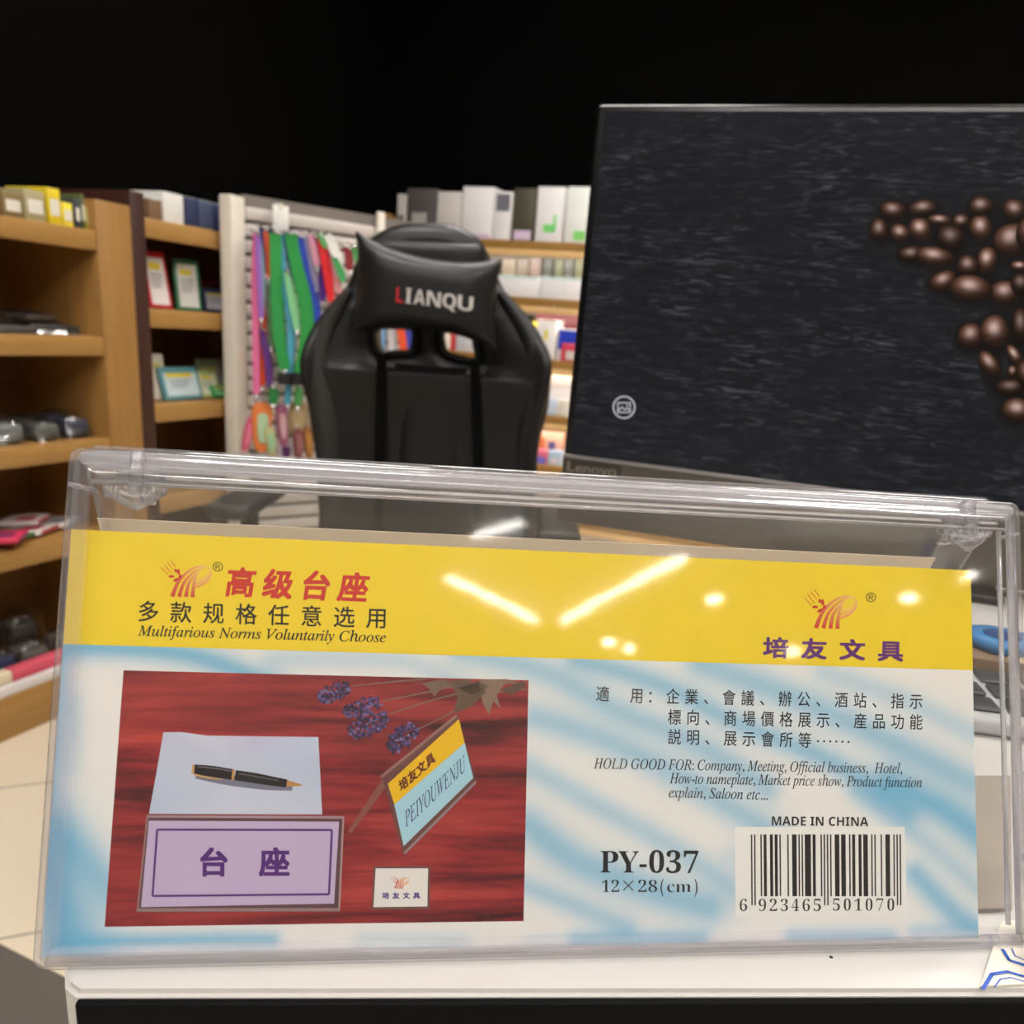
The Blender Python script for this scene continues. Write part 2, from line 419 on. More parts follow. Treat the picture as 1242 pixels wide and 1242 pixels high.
# strips on the base of the near unit
mb = MB().box(.56, 1.55, .004, .02, .1035, .128, bev=.002)
st1 = tag(mb.build('price_rail', mat('clear_white_strip', (225, 222, 222), .25), None, LM), 'white price rail along the bottom shelf of the near wooden unit', 'price rail')
PINK = mat('pink_plastic', (226, 92, 112), .4)
t = thing('ruler', 'long pink and cream ruler lying on bottom shelf of near unit', 'ruler', LM)
MB().box(1.26, 1.54, .03, .06, .1035, .15, bev=.002).build('pink_half', PINK, t)
MB().box(.95, 1.259, .03, .06, .1035, .15, bev=.002).build('cream_half', mat('cream_plastic', (240, 225, 195), .4), t)
# cream post
t = thing('display_post', 'cream metal post between narrow shelf unit and lanyard panel', 'post', LM)
pa, _ = pl(LM, 284, 400, -.05); pb, _ = pl(LM, 300, 400, -.05)
MB().box(pa, pb, -.05, -.008, 0.0101, 1.29, bev=.004).build('post', WHITEMET, t)
MB().box(pa - .01, pb + .01, -.065, -.007, 0, .01, bev=.003).build('foot', WHITEMET, t)

# goods on the left shelves
def card_pack(M, px, Y, zb, edge, face, lab, lean, name, label, group, extra=None, th=.012, deep=None):
    """a framed card pack standing on a shelf; px=(left, top, right) as seen on the photo"""
    x0, z1 = pl(M, px[0], px[1], Y); x1, _ = pl(M, px[2], px[1], Y)
    wd, h = (x1 - x0) * (.71 if deep else 1), (z1 - zb)
    Mx = M @ Matrix.Translation(((x0 + x1) / 2, Y, zb + abs(math.sin(lean)) * th)) @ Matrix.Rotation(deep or 0, 4, 'Z') @ Matrix.Rotation(lean, 4, 'X')
    t = thing(name, label, 'card pack', Mx, group)
    MB().box(-wd / 2, wd / 2, 0, th, 0.0005, h, bev=.002).build('backing', mat('pack_%d_%d_%d' % edge, edge, .35), t)
    b = min(wd, h) * .12
    MB().box(-wd / 2 + b, wd / 2 - b, -.001, -.0001, b, h - b * 1.6).build('insert', mat('face_%d_%d_%d' % face, face, .4), t)
    if lab:
        MB().box(-wd / 2 + b * 1.8, wd / 2 - b * 2.6, -.002, -.0011, h * .68, h * .8).build('price_label', mat('lab_%d_%d_%d' % lab, lab, .4), t)
        mbx = MB()
        for k in range(4): mbx.box(-wd * .28, wd * (.25 - .05 * k), -.002, -.0011, h * (.58 - .07 * k), h * (.6 - .07 * k))
        mbx.build('printed_lines', mat('grey_ink', (150, 150, 155), .5), t)
    return t
G = 'framed card packs on the narrow shelf unit'
YE = (236, 214, 60)
card_pack(LM, (179, 303, 207), .06, .985, (205, 40, 55), (243, 238, 238), YE, R(-10), 'card_pack', 'red edged white card pack on the middle shelf', G, deep=R(0))
card_pack(LM, (212, 312, 244), .07, .985, (70, 140, 105), (238, 240, 236), YE, R(-9), 'card_pack', 'green edged white card pack standing upright beside the red one', G, deep=R(-25))
card_pack(LM, (247, 349, 279), .07, .985, (60, 66, 110), (205, 205, 215), (220, 200, 90), R(-12), 'card_pack', 'navy edged small card pack right of the green one', G, deep=R(-20))
card_pack(LM, (248, 338, 273), .14, .985, (120, 30, 40), (90, 40, 50), None, R(-6), 'card_pack', 'dark red card pack half hidden behind the navy one', G)
card_pack(LM, (272, 335, 282), .12, .985, (30, 75, 50), (40, 80, 60), None, R(-6), 'card_pack', 'dark green card pack in the right corner of middle shelf', G)
card_pack(LM, (186, 430, 204), .07, .746, (228, 222, 205), (236, 232, 215), (220, 215, 120), R(-10), 'card_pack', 'cream card pack at the left end of the lower shelf', G)
card_pack(LM, (200, 446, 246), .05, .746, (100, 160, 170), (205, 225, 230), YE, R(-16), 'card_pack', 'teal edged wide card pack lying back on the lower shelf', G)
card_pack(LM, (240, 450, 268), .06, .746, (190, 205, 130), (232, 236, 205), YE, R(-20), 'card_pack', 'yellow green card pack right of the teal one', G, deep=R(-20))
card_pack(LM, (243, 436, 273), .13, .746, (170, 185, 150), (215, 220, 210), (235, 225, 120), R(-6), 'card_pack', 'pale green white card pack behind the yellow green one', G)
card_pack(LM, (262, 468, 284), .04, .746, (60, 160, 90), (120, 200, 140), YE, R(-35), 'card_pack', 'bright green small pack at the right end of lower shelf', G)
# top shelf books of the narrow unit
for i, (a, b, c, lb, ytop) in enumerate([(180, 196, (120, 95, 70), 'brown', 240), (197, 222, (225, 225, 222), 'white', 226), (226, 240, (45, 55, 90), 'navy', 236), (241, 258, (70, 80, 110), 'grey blue', 228),
                                   (259, 271, (35, 45, 85), 'dark navy', 240), (272, 282, (95, 95, 70), 'olive', 232)]):
    x0, z1 = pl(LM, a, ytop, .05); x1, _ = pl(LM, b, ytop, .05)
    t = thing('book', '%s book standing on the top shelf of the narrow unit' % lb, 'book', LM @ Matrix.Translation(((x0 + x1) / 2, .05, 1.1975)), 'books on top of narrow unit')
    wd = (x1 - x0) / 2 - .001; h = min(z1 - 1.1975, .075)
    MB().box(-wd, wd, 0, .15, 0, h, bev=.002).build('cover', mat('book_%d_%d_%d' % c, c, .5), t)
    MB().box(-wd + .003, wd - .003, .003, .149, h + .0002, h + .001).build('pages', WHITE, t)
# top shelf of near unit
for i, (a, b, c, lb) in enumerate([(0, 26, (130, 110, 70), 'brown'), (27, 53, (170, 160, 120), 'beige'), (56, 72, (225, 200, 40), 'yellow'), (73, 86, (240, 222, 70), 'bright yellow'), (88, 95, (60, 65, 75), 'dark grey'),
                                   (96, 101, (90, 100, 60), 'olive'), (102, 106, (200, 190, 60), 'mustard')]):
    x0, z1 = pl(LM, a, 222, .022); x1, _ = pl(LM, b, 222, .022)
    t = thing('goods_box', '%s box standing on the top shelf of the near wooden unit' % lb, 'box', LM @ Matrix.Translation(((x0 + x1) / 2, .022, 1.1485)), 'boxes on top of near unit')
    wd = (x1 - x0) / 2 - .001; h = .05 + .012 * (i % 3)
    MB().box(-wd, wd, 0, .13, 0, h, bev=.002).build('carton', mat('carton_%d_%d_%d' % c, c, .45), t)
    MB().box(-wd * .7, wd * .7, -.001, -.0001, h * .25, h * .7).build('label', mat('label_pale', (225, 222, 210), .5), t)
# flat packets, in clear film: lumpy bags
def bag(M, x, Y, z, L, Wd, H, rot, col, label, group, cat='packet', seed=0, film=True, name='bagged_packet'):
    rnd = random.Random(seed)
    t = thing(name, label, cat, M @ Matrix.Translation((x, Y, z)) @ Matrix.Rotation(rot, 4, 'Z'), group)
    n = 2
    for k in range(n):
        yy = -Wd / 2 + Wd * (k + .5) / n
        MB().box(-L * .42, L * .42, yy - Wd * .2, yy + Wd * .2, .002, H * (.7 + .2 * rnd.random()), bev=H * .18, seg=3).build('content', mat('goods_%d_%d_%d' % col, col, .4, noise=((60, 60, 60), .6, tuple(int(v * .6 + 40) for v in col))), t)
    if film:
        bm = bmesh.new(); bmesh.ops.create_grid(bm, x_segments=18, y_segments=10, size=.5)
        for v in bm.verts:
            u, q = v.co.x * 2, v.co.y * 2
            hgt = (max(0, 1 - u ** 4) ** .5) * (max(0, 1 - q ** 4) ** .5)
            v.co = Vector((u * L / 2, q * Wd / 2, .001 + H * 1.05 * hgt + rnd.uniform(-.004, .004) * hgt))
        MB().bm(bm, smooth=True).build('clear_wrapper', BAG, t)
    return t
GB = 'dark packets on the second shelf'
bag(LM, 1.36, .09, .9135, .13, .12, .022, .1, (70, 68, 66), 'grey flat packet at the left on second shelf of near unit', GB, seed=1)
bag(LM, 1.475, .10, .9135, .15, .13, .024, -.1, (38, 36, 34), 'black flat packet lying under another on second shelf', GB, seed=2)
bag(LM, 1.44, .10, .941, .12, .10, .018, .25, (52, 46, 40), 'brownish black packet on top of the flat packets', GB, seed=3)
GC = 'clear bagged goods on the third shelf'
for i, (x, c, lb) in enumerate([(1.242, (96, 100, 104), 'pale grey clear bag leftmost on the third shelf'), (1.332, (108, 112, 110), 'grey clear bag second along the third shelf'),
                                (1.422, (88, 92, 88), 'greenish grey clear bag near the right of the third shelf'), (1.512, (52, 60, 78), 'dark blue clear bag at the right end of the third shelf')]):
    bag(LM, x, .1, .6735, .074, .14, .05 + .008 * (i % 2), .05 * (-1) ** i, c, lb, GC, seed=10 + i)
GD = 'flat card packets on the fourth shelf'
for i, (px, py, Y, z, c, e, lb) in enumerate([(10, 655, .09, .4455, (235, 232, 228), (70, 130, 80), 'white packet with green band on the fourth shelf'),
                                         (40, 650, .10, .4455, (232, 226, 226), (190, 70, 80), 'white packet with red band beside the green one'),
                                         (68, 640, .12, .4455, (225, 224, 222), (150, 150, 160), 'pale grey flat packet right of the red banded one'),
                                         (30, 636, .14, .460, (225, 215, 214), (200, 90, 100), 'pink banded packet lying across two others'),
                                         (4, 664, .04, .460, (220, 60, 95), (150, 60, 110), 'bright pink small packet at front of the fourth shelf')]):
    x, _ = pl(LM, px, py, Y)
    t = thing('flat_packet', lb, 'packet', LM @ Matrix.Translation((x, Y, z)) @ Matrix.Rotation(.25 + .1 * i, 4, 'Z') @ Matrix.Rotation(-.08, 4, 'X'), GD)
    MB().box(-.045, .045, -.045, .045, .004, .016, bev=.003).build('packet', mat('pk_%d_%d_%d' % c, c, .35), t)
    MB().box(-.035, .035, -.0462, -.0452, .006, .0145).box(-.035, .01, -.03, .01, .0162, .0172).build('band', mat('pk_%d_%d_%d' % e, e, .4), t)
GE = 'bagged goods on the bottom shelf'
for i, (x, Y, z, c, lb) in enumerate([(1.29, .135, .1035, (60, 70, 110), 'blue and grey bag at left of the bottom shelf'), (1.385, .135, .1035, (110, 104, 100), 'grey bag in the middle of the bottom shelf'),
                                   (1.49, .135, .1035, (125, 112, 108), 'pinkish grey bag right on the bottom shelf'), (1.44, .235, .1035, (78, 72, 68), 'dark grey tall bag at back of the bottom shelf')]):
    bag(LM, x, Y, z, .085, .08, .065 + .035 * (i == 3), .1 * (-1) ** i, c, lb, GE, seed=30 + i)
t = thing('tape_roll', 'small white roll on the bottom shelf beside the pink ruler', 'tape roll', LM @ Matrix.Translation((1.53, .085, .1035)))
MB().lathe([(.022, 0), (.022, .03), (.012, .03)], 24).build('roll', WHITE, t)
MB().lathe([(.011, .0302), (.009, .031)], 20).build('core', mat('kraft_core', (170, 130, 90), .7), t)
t = thing('marker_box', 'yellow and blue box on the bottom shelf at the photo edge', 'box', LM @ Matrix.Translation((1.24, .07, .1035)) @ Matrix.Rotation(.3, 4, 'Z'))
MB().box(-.05, .05, -.02, .02, 0, .02, bev=.002).build('carton', mat('box_blue', (50, 80, 150), .4), t)
MB().box(-.045, .045, -.015, .015, .0202, .0215).build('label', mat('box_yellow', (235, 205, 50), .4), t)

# ------------------------------------------------------------ slatwall with lanyards
so_ = LM @ Vector((pb + .001, -.052, 0))
SM = frame((so_.x, so_.y, 0), R(39))
t = thing('slatwall_panel', 'cream slatted display panel behind the hanging lanyards', 'display panel', SM)
zz = .3
MB().box(0, .66, .018, .04, 0.0, 1.30).build('backing_board', mat('slat_groove', (120, 112, 106), .6), t)
SLAT = mat('slat_face', (206, 198, 192), .45)
z = .06
while z < 1.27:
    MB().box(0, .66, .004, .0178, z, min(z + .032, 1.30), bev=.003).build('slat', SLAT, t); z += .042
MB().box(.40, .425, -.012, .0035, 0, 1.31, bev=.003).box(.661, .68, -.01, .04, 0, 1.30, bev=.003).build('end_post', WHITEMET, t)
# a price tag card at the top
x0, z0 = pl(SM, 331, 262, -.04); x1, z1 = pl(SM, 350, 281, -.04)
t = thing('price_card', 'blank white card clipped at the top of the lanyard panel', 'card', SM)
MB().box(x0, x1, -.042, -.04, z1, z0 + .03, bev=.0005).build('card', WHITE, t)
MB().box((x0 + x1) / 2 - .006, (x0 + x1) / 2 + .006, -.044, .002, z0 + .022, z0 + .034, bev=.001).build('clip', WHITEMET, t)

CHROME = mat('chrome', (205, 205, 210), .2, metal=1)
def lanyard(px, col, wpx, label, Y=-.05, clip=True, col2=None, group='lanyards hanging on the slatted panel'):
    pts = []
    for (x, y) in smooth_line(px, 5):
        a, b = pl(SM, x, y, Y); pts.append((a, Y, b))
    a0, _ = pl(SM, 0, 300, Y); a1, _ = pl(SM, 100, 300, Y)
    wd = wpx * .0024
    base = pts[0]
    t = thing('lanyard', label, 'lanyard', SM @ Matrix.Translation(base), group)
    L = [(p[0] - base[0], p[1] - base[1], p[2] - base[2]) for p in pts]
    c = mat('strap_%d_%d_%d' % col, col, .55)
    c2 = mat('strap_%d_%d_%d' % col2, col2, .55) if col2 else c
    n = len(L)
    # front run and back run of the loop
    MB().ribbon(L, wd, .0015).build('strap', c, t)
    MB().ribbon([(p[0] + .010 * math.sin(math.pi * i / n) + .003, p[1] + .010, p[2] + .012 * (i / n)) for i, p in enumerate(L)], wd * .8, .0015).build('strap', c2, t)
    MB().tube([(0, -.012, .0), (0, .045, .012)], .0028, 8).build('hook', CHROME, t)
    if clip:
        e = L[-1]
        MB().tube([e, (e[0], e[1], e[2] - .03)], [.004, .0025], 8).build('clip', CHROME, t)
    return t
lanyard([(311, 283), (309, 330), (310, 400), (311, 478)], (226, 110, 160), 8, 'pink lanyard nearest the cream post', -.07)
lanyard([(315, 330), (317, 400), (318, 468)], (238, 84, 36), 7, 'bright orange lanyard right beside the pink one', -.06)
lanyard([(313, 285), (314, 325), (317, 385)], (150, 100, 190), 6, 'purple and pale blue lanyard above the orange one', -.08, col2=(150, 200, 215))
lanyard([(317, 276), (319, 300), (322, 330)], (40, 60, 130), 6, 'navy lanyard at the upper left beside orange strap', -.065)
lanyard([(322, 280), (325, 310), (326, 338)], (215, 90, 50), 6, 'rust orange short lanyard between two navy ones', -.075)
lanyard([(326, 338), (327, 370), (329, 420)], (110, 130, 100), 7, 'olive grey lanyard below the rust orange one', -.07)
lanyard([(329, 277), (329, 300), (332, 330)], (22, 30, 66), 8, 'dark navy wide lanyard left of the green bundle', -.06)
lanyard([(334, 283), (335, 340), (337, 400), (346, 448)], (40, 150, 72), 14, 'wide green lanyard, left one of the green bundle', -.09)
lanyard([(338, 284), (345, 340), (352, 400), (350, 458), (349, 490)], (80, 165, 195), 8, 'light blue lanyard between the green straps', -.085)
lanyard([(346, 283), (352, 315), (360, 345)], (28, 60, 140), 8, 'deep blue lanyard just above the pale green strap', -.055)
lanyard([(352, 284), (360, 325), (370, 372), (371, 410), (362, 458)], (36, 148, 66), 15, 'wide green lanyard, right one of the green bundle', -.095)
lanyard([(347, 330), (353, 365), (360, 400)], (130, 200, 145), 7, 'pale green lanyard in the middle of the green bundle', -.1)
lanyard([(364, 288), (370, 325), (380, 360), (386, 395)], (36, 66, 178), 9, 'royal blue lanyard right of the green bundle', -.07)
lanyard([(372, 287), (378, 315), (383, 350)], (165, 160, 190), 9, 'lilac grey lanyard next to the royal blue one', -.06)
lanyard([(377, 284), (380, 300), (385, 322)], (225, 160, 185), 8, 'pale pink short lanyard above the purple one', -.075)
lanyard([(383, 288), (388, 325), (392, 365)], (92, 48, 150), 8, 'violet lanyard between pale pink and red straps', -.065)
lanyard([(388, 288), (394, 320), (402, 366)], (222, 36, 44), 9, 'red lanyard hanging beside the chair', -.085)
lanyard([(394, 288), (402, 325), (412, 355)], (232, 150, 160), 7, 'salmon pink lanyard right of the red one', -.07)
lanyard([(387, 283), (391, 292), (396, 300)], (96, 170, 100), 7, 'small green lanyard end at top above the red one', -.09, False)
lanyard([(397, 285), (405, 305), (413, 335)], (238, 236, 232), 10, 'white lanyard right of the salmon one', -.09)
lanyard([(405, 312), (410, 325), (416, 342)], (60, 165, 90), 6, 'green lanyard tip below the white one', -.1, False)
lanyard([(419, 300), (422, 312), (424, 328)], (140, 40, 48), 8, 'dark red lanyard next to the chair top', -.06)
lanyard([(429, 300), (431, 306), (433, 318)], (70, 150, 80), 7, 'green lanyard just left of the chair headrest', -.06, False)
lanyard([(318, 400), (324, 440), (327, 470)], (96, 50, 130), 7, 'dark purple lanyard left of the green bundle', -.075)
lanyard([(358, 284), (361, 296), (364, 310)], (150, 110, 105), 6, 'brown pink lanyard top left of the royal blue one', -.05, False)
lanyard([(463, 372), (462, 400), (461, 440)], (130, 178, 226), 11, 'sky blue lanyard seen through the left chair opening', -.05, False)
lanyard([(475, 372), (475, 400), (476, 440)], (206, 206, 212), 11, 'pale grey lanyard seen through the left chair opening', -.06, False)
lanyard([(481, 372), (486, 405), (491, 440)], (230, 86, 46), 9, 'orange red lanyard slanting in the left chair opening', -.075, False)
lanyard([(491, 372), (495, 405), (499, 440)], (60, 70, 170), 8, 'indigo lanyard at the right of the left chair opening', -.055, False)
# bundled tails under the black tie
x0, z0 = pl(SM, 335, 466, -.1); x1, z1 = pl(SM, 372, 455, -.1)
t = thing('bundle_tie', 'black tie strap around the green and blue lanyards', 'strap', SM @ Matrix.Translation((x0, -.10, z0)))
MB().box(0, x1 - x0, -.012, -.008, 0, .034, bev=.001).build('band', mat('black_webbing', (18, 18, 22), .7), t)
MB().box((x1 - x0) * .4, (x1 - x0) * .6, -.016, -.0125, -.002, .036, bev=.001).build('buckle', mat('black_plastic', (24, 24, 26), .3), t)
lanyard([(331, 470), (331, 490)], (34, 120, 60), 10, 'green strap end under the black tie, left one', -.1)
lanyard([(362, 468), (361, 492)], (70, 140, 74), 9, 'green strap end under the black tie, right one', -.1)
# lower row: keyring charms
def charm(px, col, label, wpx, col2, Y=-.07):
    (x0, y0), (x1, y1) = px
    a0, b0 = pl(SM, x0, y0, Y); a1, b1 = pl(SM, x1, y1, Y); wd = wpx * .0029
    t = thing('keyring_charm', label, 'keyring', SM @ Matrix.Translation((a0, Y, b0)), 'keyring charms below the lanyards')
    L = math.hypot(a1 - a0, b1 - b0); sh = Matrix.Rotation(math.atan2(a1 - a0, b0 - b1) * -1, 4, 'Y')
    vs = smooth_loop([(-wd / 2, 0), (-wd * .55, -L * .6), (-wd * .3, -L), (wd * .3, -L), (wd * .55, -L * .6), (wd / 2, 0)], 4)
    v2, f2 = shape2d([vs], .003, .002)
    MB().add([sh @ Vector((p[0], p[2], p[1])) for p in v2], f2).build('charm_body', mat('charm_%d_%d_%d' % col, col, .4), t)
    v2, f2 = shape2d([[(p[0] * .55, p[1] * .6 - L * .2) for p in vs]], .002, .001)
    MB().add([sh @ Vector((p[0], p[2] - .006, p[1])) for p in v2], f2).build('charm_face', mat('charm_%d_%d_%d' % col2, col2, .4), t)
    MB().tube([(wd * .3 * math.cos(q * .5), 0, .008 + .008 * math.sin(q * .5)) for q in range(13)], .0012, 6).build('split_ring', CHROME, t)
charm(((306, 508), (296, 546)), (214, 96, 130), 'pink charm hanging at the far left of the lower row', 8, (232, 130, 160))
charm(((318, 492), (317, 546)), (226, 128, 66), 'orange rimmed charm with pale green middle', 17, (176, 206, 170), -.08)
charm(((326, 520), (330, 552)), (190, 190, 140), 'yellow green charm low beside the orange one', 9, (160, 200, 160), -.09)
charm(((341, 494), (344, 540)), (160, 92, 122), 'mauve charm in the middle of the lower row', 10, (206, 165, 172))
charm(((360, 490), (361, 530)), (150, 128, 96), 'beige brown charm bunch left of the chair', 20, (176, 156, 116))
charm(((374, 490), (379, 530)), (165, 150, 136), 'pale taupe charm touching the chair edge', 9, (186, 170, 150), -.06)
charm(((361, 522), (362, 556)), (128, 72, 76), 'dark rose charm under the beige bunch', 9, (150, 96, 96), -.09)
charm(((373, 520), (375, 556)), (150, 100, 60), 'brown ochre charm lowest beside the chair', 8, (182, 130, 60), -.08)
charm(((345, 538), (347, 558)), (200, 192, 200), 'pale lilac charm at bottom of the lower row', 14, (90, 50, 100), -.06)

# ------------------------------------------------------------ back shelves
DB = 3.6
BM = frame(st(DB, 0, 0), R(-21))
BT = [1.37, 1.142, .89, .652, .43, .2]
bx0, _ = pl(BM, 470, 300, 0); bx1 = 1.55
LEDM = mat('lit_led_strip', (255, 255, 255), .5, emit=(1.0, .97, .95), es=LED)
bt = thing('shelf_unit', 'honey wood shelves of white boxes behind the gaming chair', 'shelf unit', BM, None)
MB().box(bx0, bx1, .30, .315, 0, 1.46).build('back_panel', mat('back_panel_grey', (150, 142, 130), .6), bt)
for z in BT:
    MB().box(bx0, bx1, 0, .018, z - .034, z, bev=.002).box(bx0, bx1, .0185, .299, z - .02, z).build('shelf_board', WOOD, bt)
    MB().box(bx0 + .002, bx1 - .002, -.004, .014, z - .06, z - .0345, bev=.002).build('lit_underside_bar', mat('lit_underside_tone', (240, 200, 140), .35), bt)  # lit underside of each shelf lip painted as a pale bar
    MB().box(bx0 + .01, bx1 - .01, .022, .034, z - .034, z - .0205, bev=.001).build('led_strip', LEDM, bt)
for a in (bx0 - .021, bx1): MB().box(a, a + .02, -.002, .315, 0, 1.46, bev=.002).build('upright', WOODV, bt)
def carton(px, zi, Y, dp, col, label, group, marks=(), name='carton', cat='box'):
    """px = left, top, right; zi = shelf; marks=[(fx0, fx1, fz0, fz1, colour)] on the front"""
    x0, z1 = pl(BM, px[0], px[1], Y); x1, _ = pl(BM, px[2], px[1], Y); zb = BT[zi] + .0005
    wd = x1 - x0 - .002; h = z1 - zb
    t = thing(name, label, cat, BM @ Matrix.Translation((x0 + .001, Y, zb)), group)
    MB().box(0, wd, 0, dp, 0, h, bev=.002).build('box_body', mat('ct_%d_%d_%d' % col, col, .4), t)
    MB().box(.001, wd - .001, dp * .48, dp * .52, h + .0001, h + .0008).build('closing_tape', mat('tape_tan', (200, 180, 140), .3), t)
    for (a, b, c, d, cc) in marks:
        MB().box(wd * a, wd * b, -.0012, -.0001, h * c, h * d).build('printed_mark', mat('mk_%d_%d_%d' % cc, cc, .45), t)
W_ = (250, 248, 250)
g = 'white boxes on the top back shelf'
carton((482, 235, 493), 0, .02, .2, (205, 200, 196), 'pale grey box on the back shelf left above the chair', g, [(.2, .8, .1, .5, (120, 115, 112))])
carton((494, 228, 530), 0, .02, .2, (90, 84, 84), 'dark grey box above the middle of the chair top', g, [(.2, .7, .2, .5, (180, 176, 172))])
carton((531, 232, 560), 0, .02, .2, (222, 216, 212), 'off white box above the right of chair top', g, [(.1, .8, .1, .3, (180, 150, 190))])
carton((562, 226, 600), 0, .02, .2, W_, 'white box left of the dark one on the top back shelf', g, [(.05, .95, .02, .09, (214, 190, 224))])
carton((601, 232, 622), 0, .02, .2, W_, 'narrow white box touching the dark one on the top back shelf', g, [(.1, .9, .6, .95, (120, 120, 130))])
carton((624, 228, 651), 0, .02, .2, (84, 80, 66), 'dark olive box among white ones on the top back shelf', g, [(.1, .9, .02, .2, (225, 205, 232))])
carton((653, 226, 686), 0, .02, .2, W_, 'white box with green mark right of the dark olive box', g, [(.3, .75, .18, .32, (130, 232, 130)), (.66, .78, .18, .5, (150, 236, 150))])
carton((689, 226, 716), 0, .02, .2, (246, 250, 246), 'white box with green corner beside the monitor', g, [(.45, .98, .05, .22, (140, 226, 120))])
g = 'dark books behind the white trays'
for i, (a, b, c, lb) in enumerate([(592, 608, (70, 68, 64), 'charcoal'), (609, 626, (128, 124, 110), 'grey beige'), (627, 642, (112, 108, 98), 'stone grey'), (643, 657, (120, 110, 104), 'grey with red foot'),
                                   (659, 672, (62, 72, 66), 'dark green grey'), (673, 684, (88, 100, 76), 'moss green'), (685, 697, (76, 84, 80), 'slate green'), (698, 712, (96, 104, 78), 'olive green')]):
    carton((a, 312 + (i % 3), b), 1, .15, .13, c, '%s book upright on the back shelf above a white tray' % lb, g, [(.2, .8, .5, .62, tuple(min(255, v + 25) for v in c))] if lb != 'grey with red foot' else [(.1, .9, .3, .55, (120, 40, 60))], 'book', 'book')
g = 'bright white trays on the second back shelf'
carton((598, 333, 655), 1, .01, .12, W_, 'bright white tray nearer the chair, second back shelf', g, [(.02, .98, .9, .99, (200, 235, 235))])
carton((656, 335, 712), 1, .01, .12, W_, 'bright white tray nearer the monitor, second back shelf', g, [(.02, .98, .9, .99, (200, 235, 235))])
g = 'boxes on the third back shelf'
carton((540, 404, 553), 2, .02, .1, (214, 60, 66), 'red box seen through the right chair opening', g, [(.3, .6, .1, .9, (240, 200, 200))])
carton((553, 404, 582), 2, .02, .1, (226, 228, 236), 'pale box seen through the right chair opening', g)
carton((583, 396, 622), 2, .02, .1, W_, 'white box hidden half by the chair wing', g, [(.1, .9, .7, .9, (226, 220, 60))])
carton((622, 388, 652), 2, .125, .05, (240, 226, 70), 'yellow topped box behind the white ones', g, [(.3, 1, .0, .8, W_)])
carton((652, 387, 676), 2, .02, .1, W_, 'white box with small yellow mark on the third back shelf', g, [(.4, .6, .5, .75, (240, 226, 90))])
carton((677, 398, 705), 2, .015, .1, (246, 246, 250), 'white box with blue label by the monitor edge', g, [(.05, 1.0, .35, .95, (44, 66, 200))])
carton((681, 416, 706), 2, .002, .008, (222, 74, 96), 'red framed card leaning before the blue labelled box', g, [(.25, .9, .1, .6, (214, 206, 200))])
carton((650, 378, 708), 2, .19, .08, (110, 26, 40), 'dark red long box at the back of the third back shelf', g)
carton((590, 378, 640), 2, .19, .08, (40, 42, 40), 'black long box at the back of the third back shelf', g)
g = 'white cartons on the fourth back shelf'
carton((655, 449, 698), 3, .03, .18, W_, 'tall white carton right of the chair wing', g, [(.0, .12, .3, .6, (70, 66, 76)), (.1, .9, .35, .38, (200, 200, 206))])
carton((650, 482, 676), 3, .01, .015, (210, 226, 244), 'pale blue card before the tall white carton', g)
carton((676, 484, 696), 3, .01, .015, (244, 238, 226), 'cream card before the tall white carton', g)
g = 'colourful boxes on the fifth back shelf'
carton((650, 522, 684), 4, .08, .1, (206, 160, 140), 'tan and brown patterned box low beside the monitor', g, [(.1, .35, .3, .8, (190, 110, 70)), (.5, .75, .2, .7, (84, 78, 130))])
carton((650, 545, 664), 4, .02, .05, (226, 120, 150), 'pink small box low beside the chair', g, [(.1, .9, .0, .5, (120, 120, 230))])
carton((665, 546, 682), 4, .02, .05, (190, 214, 240), 'pale blue small box low beside the monitor', g, [(.2, .8, .1, .5, (236, 226, 240))])

# ------------------------------------------------------------ gaming chair
CY_ = 1.80
def cp(x, y, dy=0.0):
    p = at_y(x, y, CY_ + dy); return (p[0], p[2])
LEA = mat('black_leatherette', (26, 26, 28), .40, spec=.42, noise=((90, 90, 90), .3, (24, 24, 26)), bump=.08)
LEAP = mat('black_soft_leatherette', (26, 26, 28), .40, spec=.42, noise=((60, 60, 60), .3, (26, 26, 28)), bump=.06)
MESHF = mat('charcoal_mesh_cloth', (50, 47, 45), .7, noise=((400, 400, 400), .8, (25, 24, 23)), bump=.3)
CHM = frame((-.215, 1.86, 0), 0)
ch = thing('gaming_chair', 'black gaming chair with winged back and headrest pillow behind the counter', 'chair', CHM)
out_px = [(515, 267), (552, 272), (580, 288), (597, 320), (608, 346), (632, 380), (658, 412), (669, 440), (665, 475), (655, 515), (651, 570), (650, 640), (640, 700), (510, 706), (395, 690),
          (386, 620), (383, 556), (377, 500), (369, 460), (368, 432), (378, 400), (398, 368), (418, 343), (428, 315), (444, 288), (474, 271)]
o1 = smooth_loop([cp(*q) for q in out_px], 5)
h1 = smooth_loop([cp(*q) for q in [(455, 398), (478, 396), (499, 399), (501, 415), (496, 427), (478, 428), (459, 429), (453, 416)]], 4)
h2 = smooth_loop([cp(*q) for q in [(536, 402), (556, 402), (571, 407), (577, 424), (577, 437), (560, 435), (541, 429), (535, 416)]], 4)
vs, fs = shape2d([o1, h1, h2], .03, .03, 3)
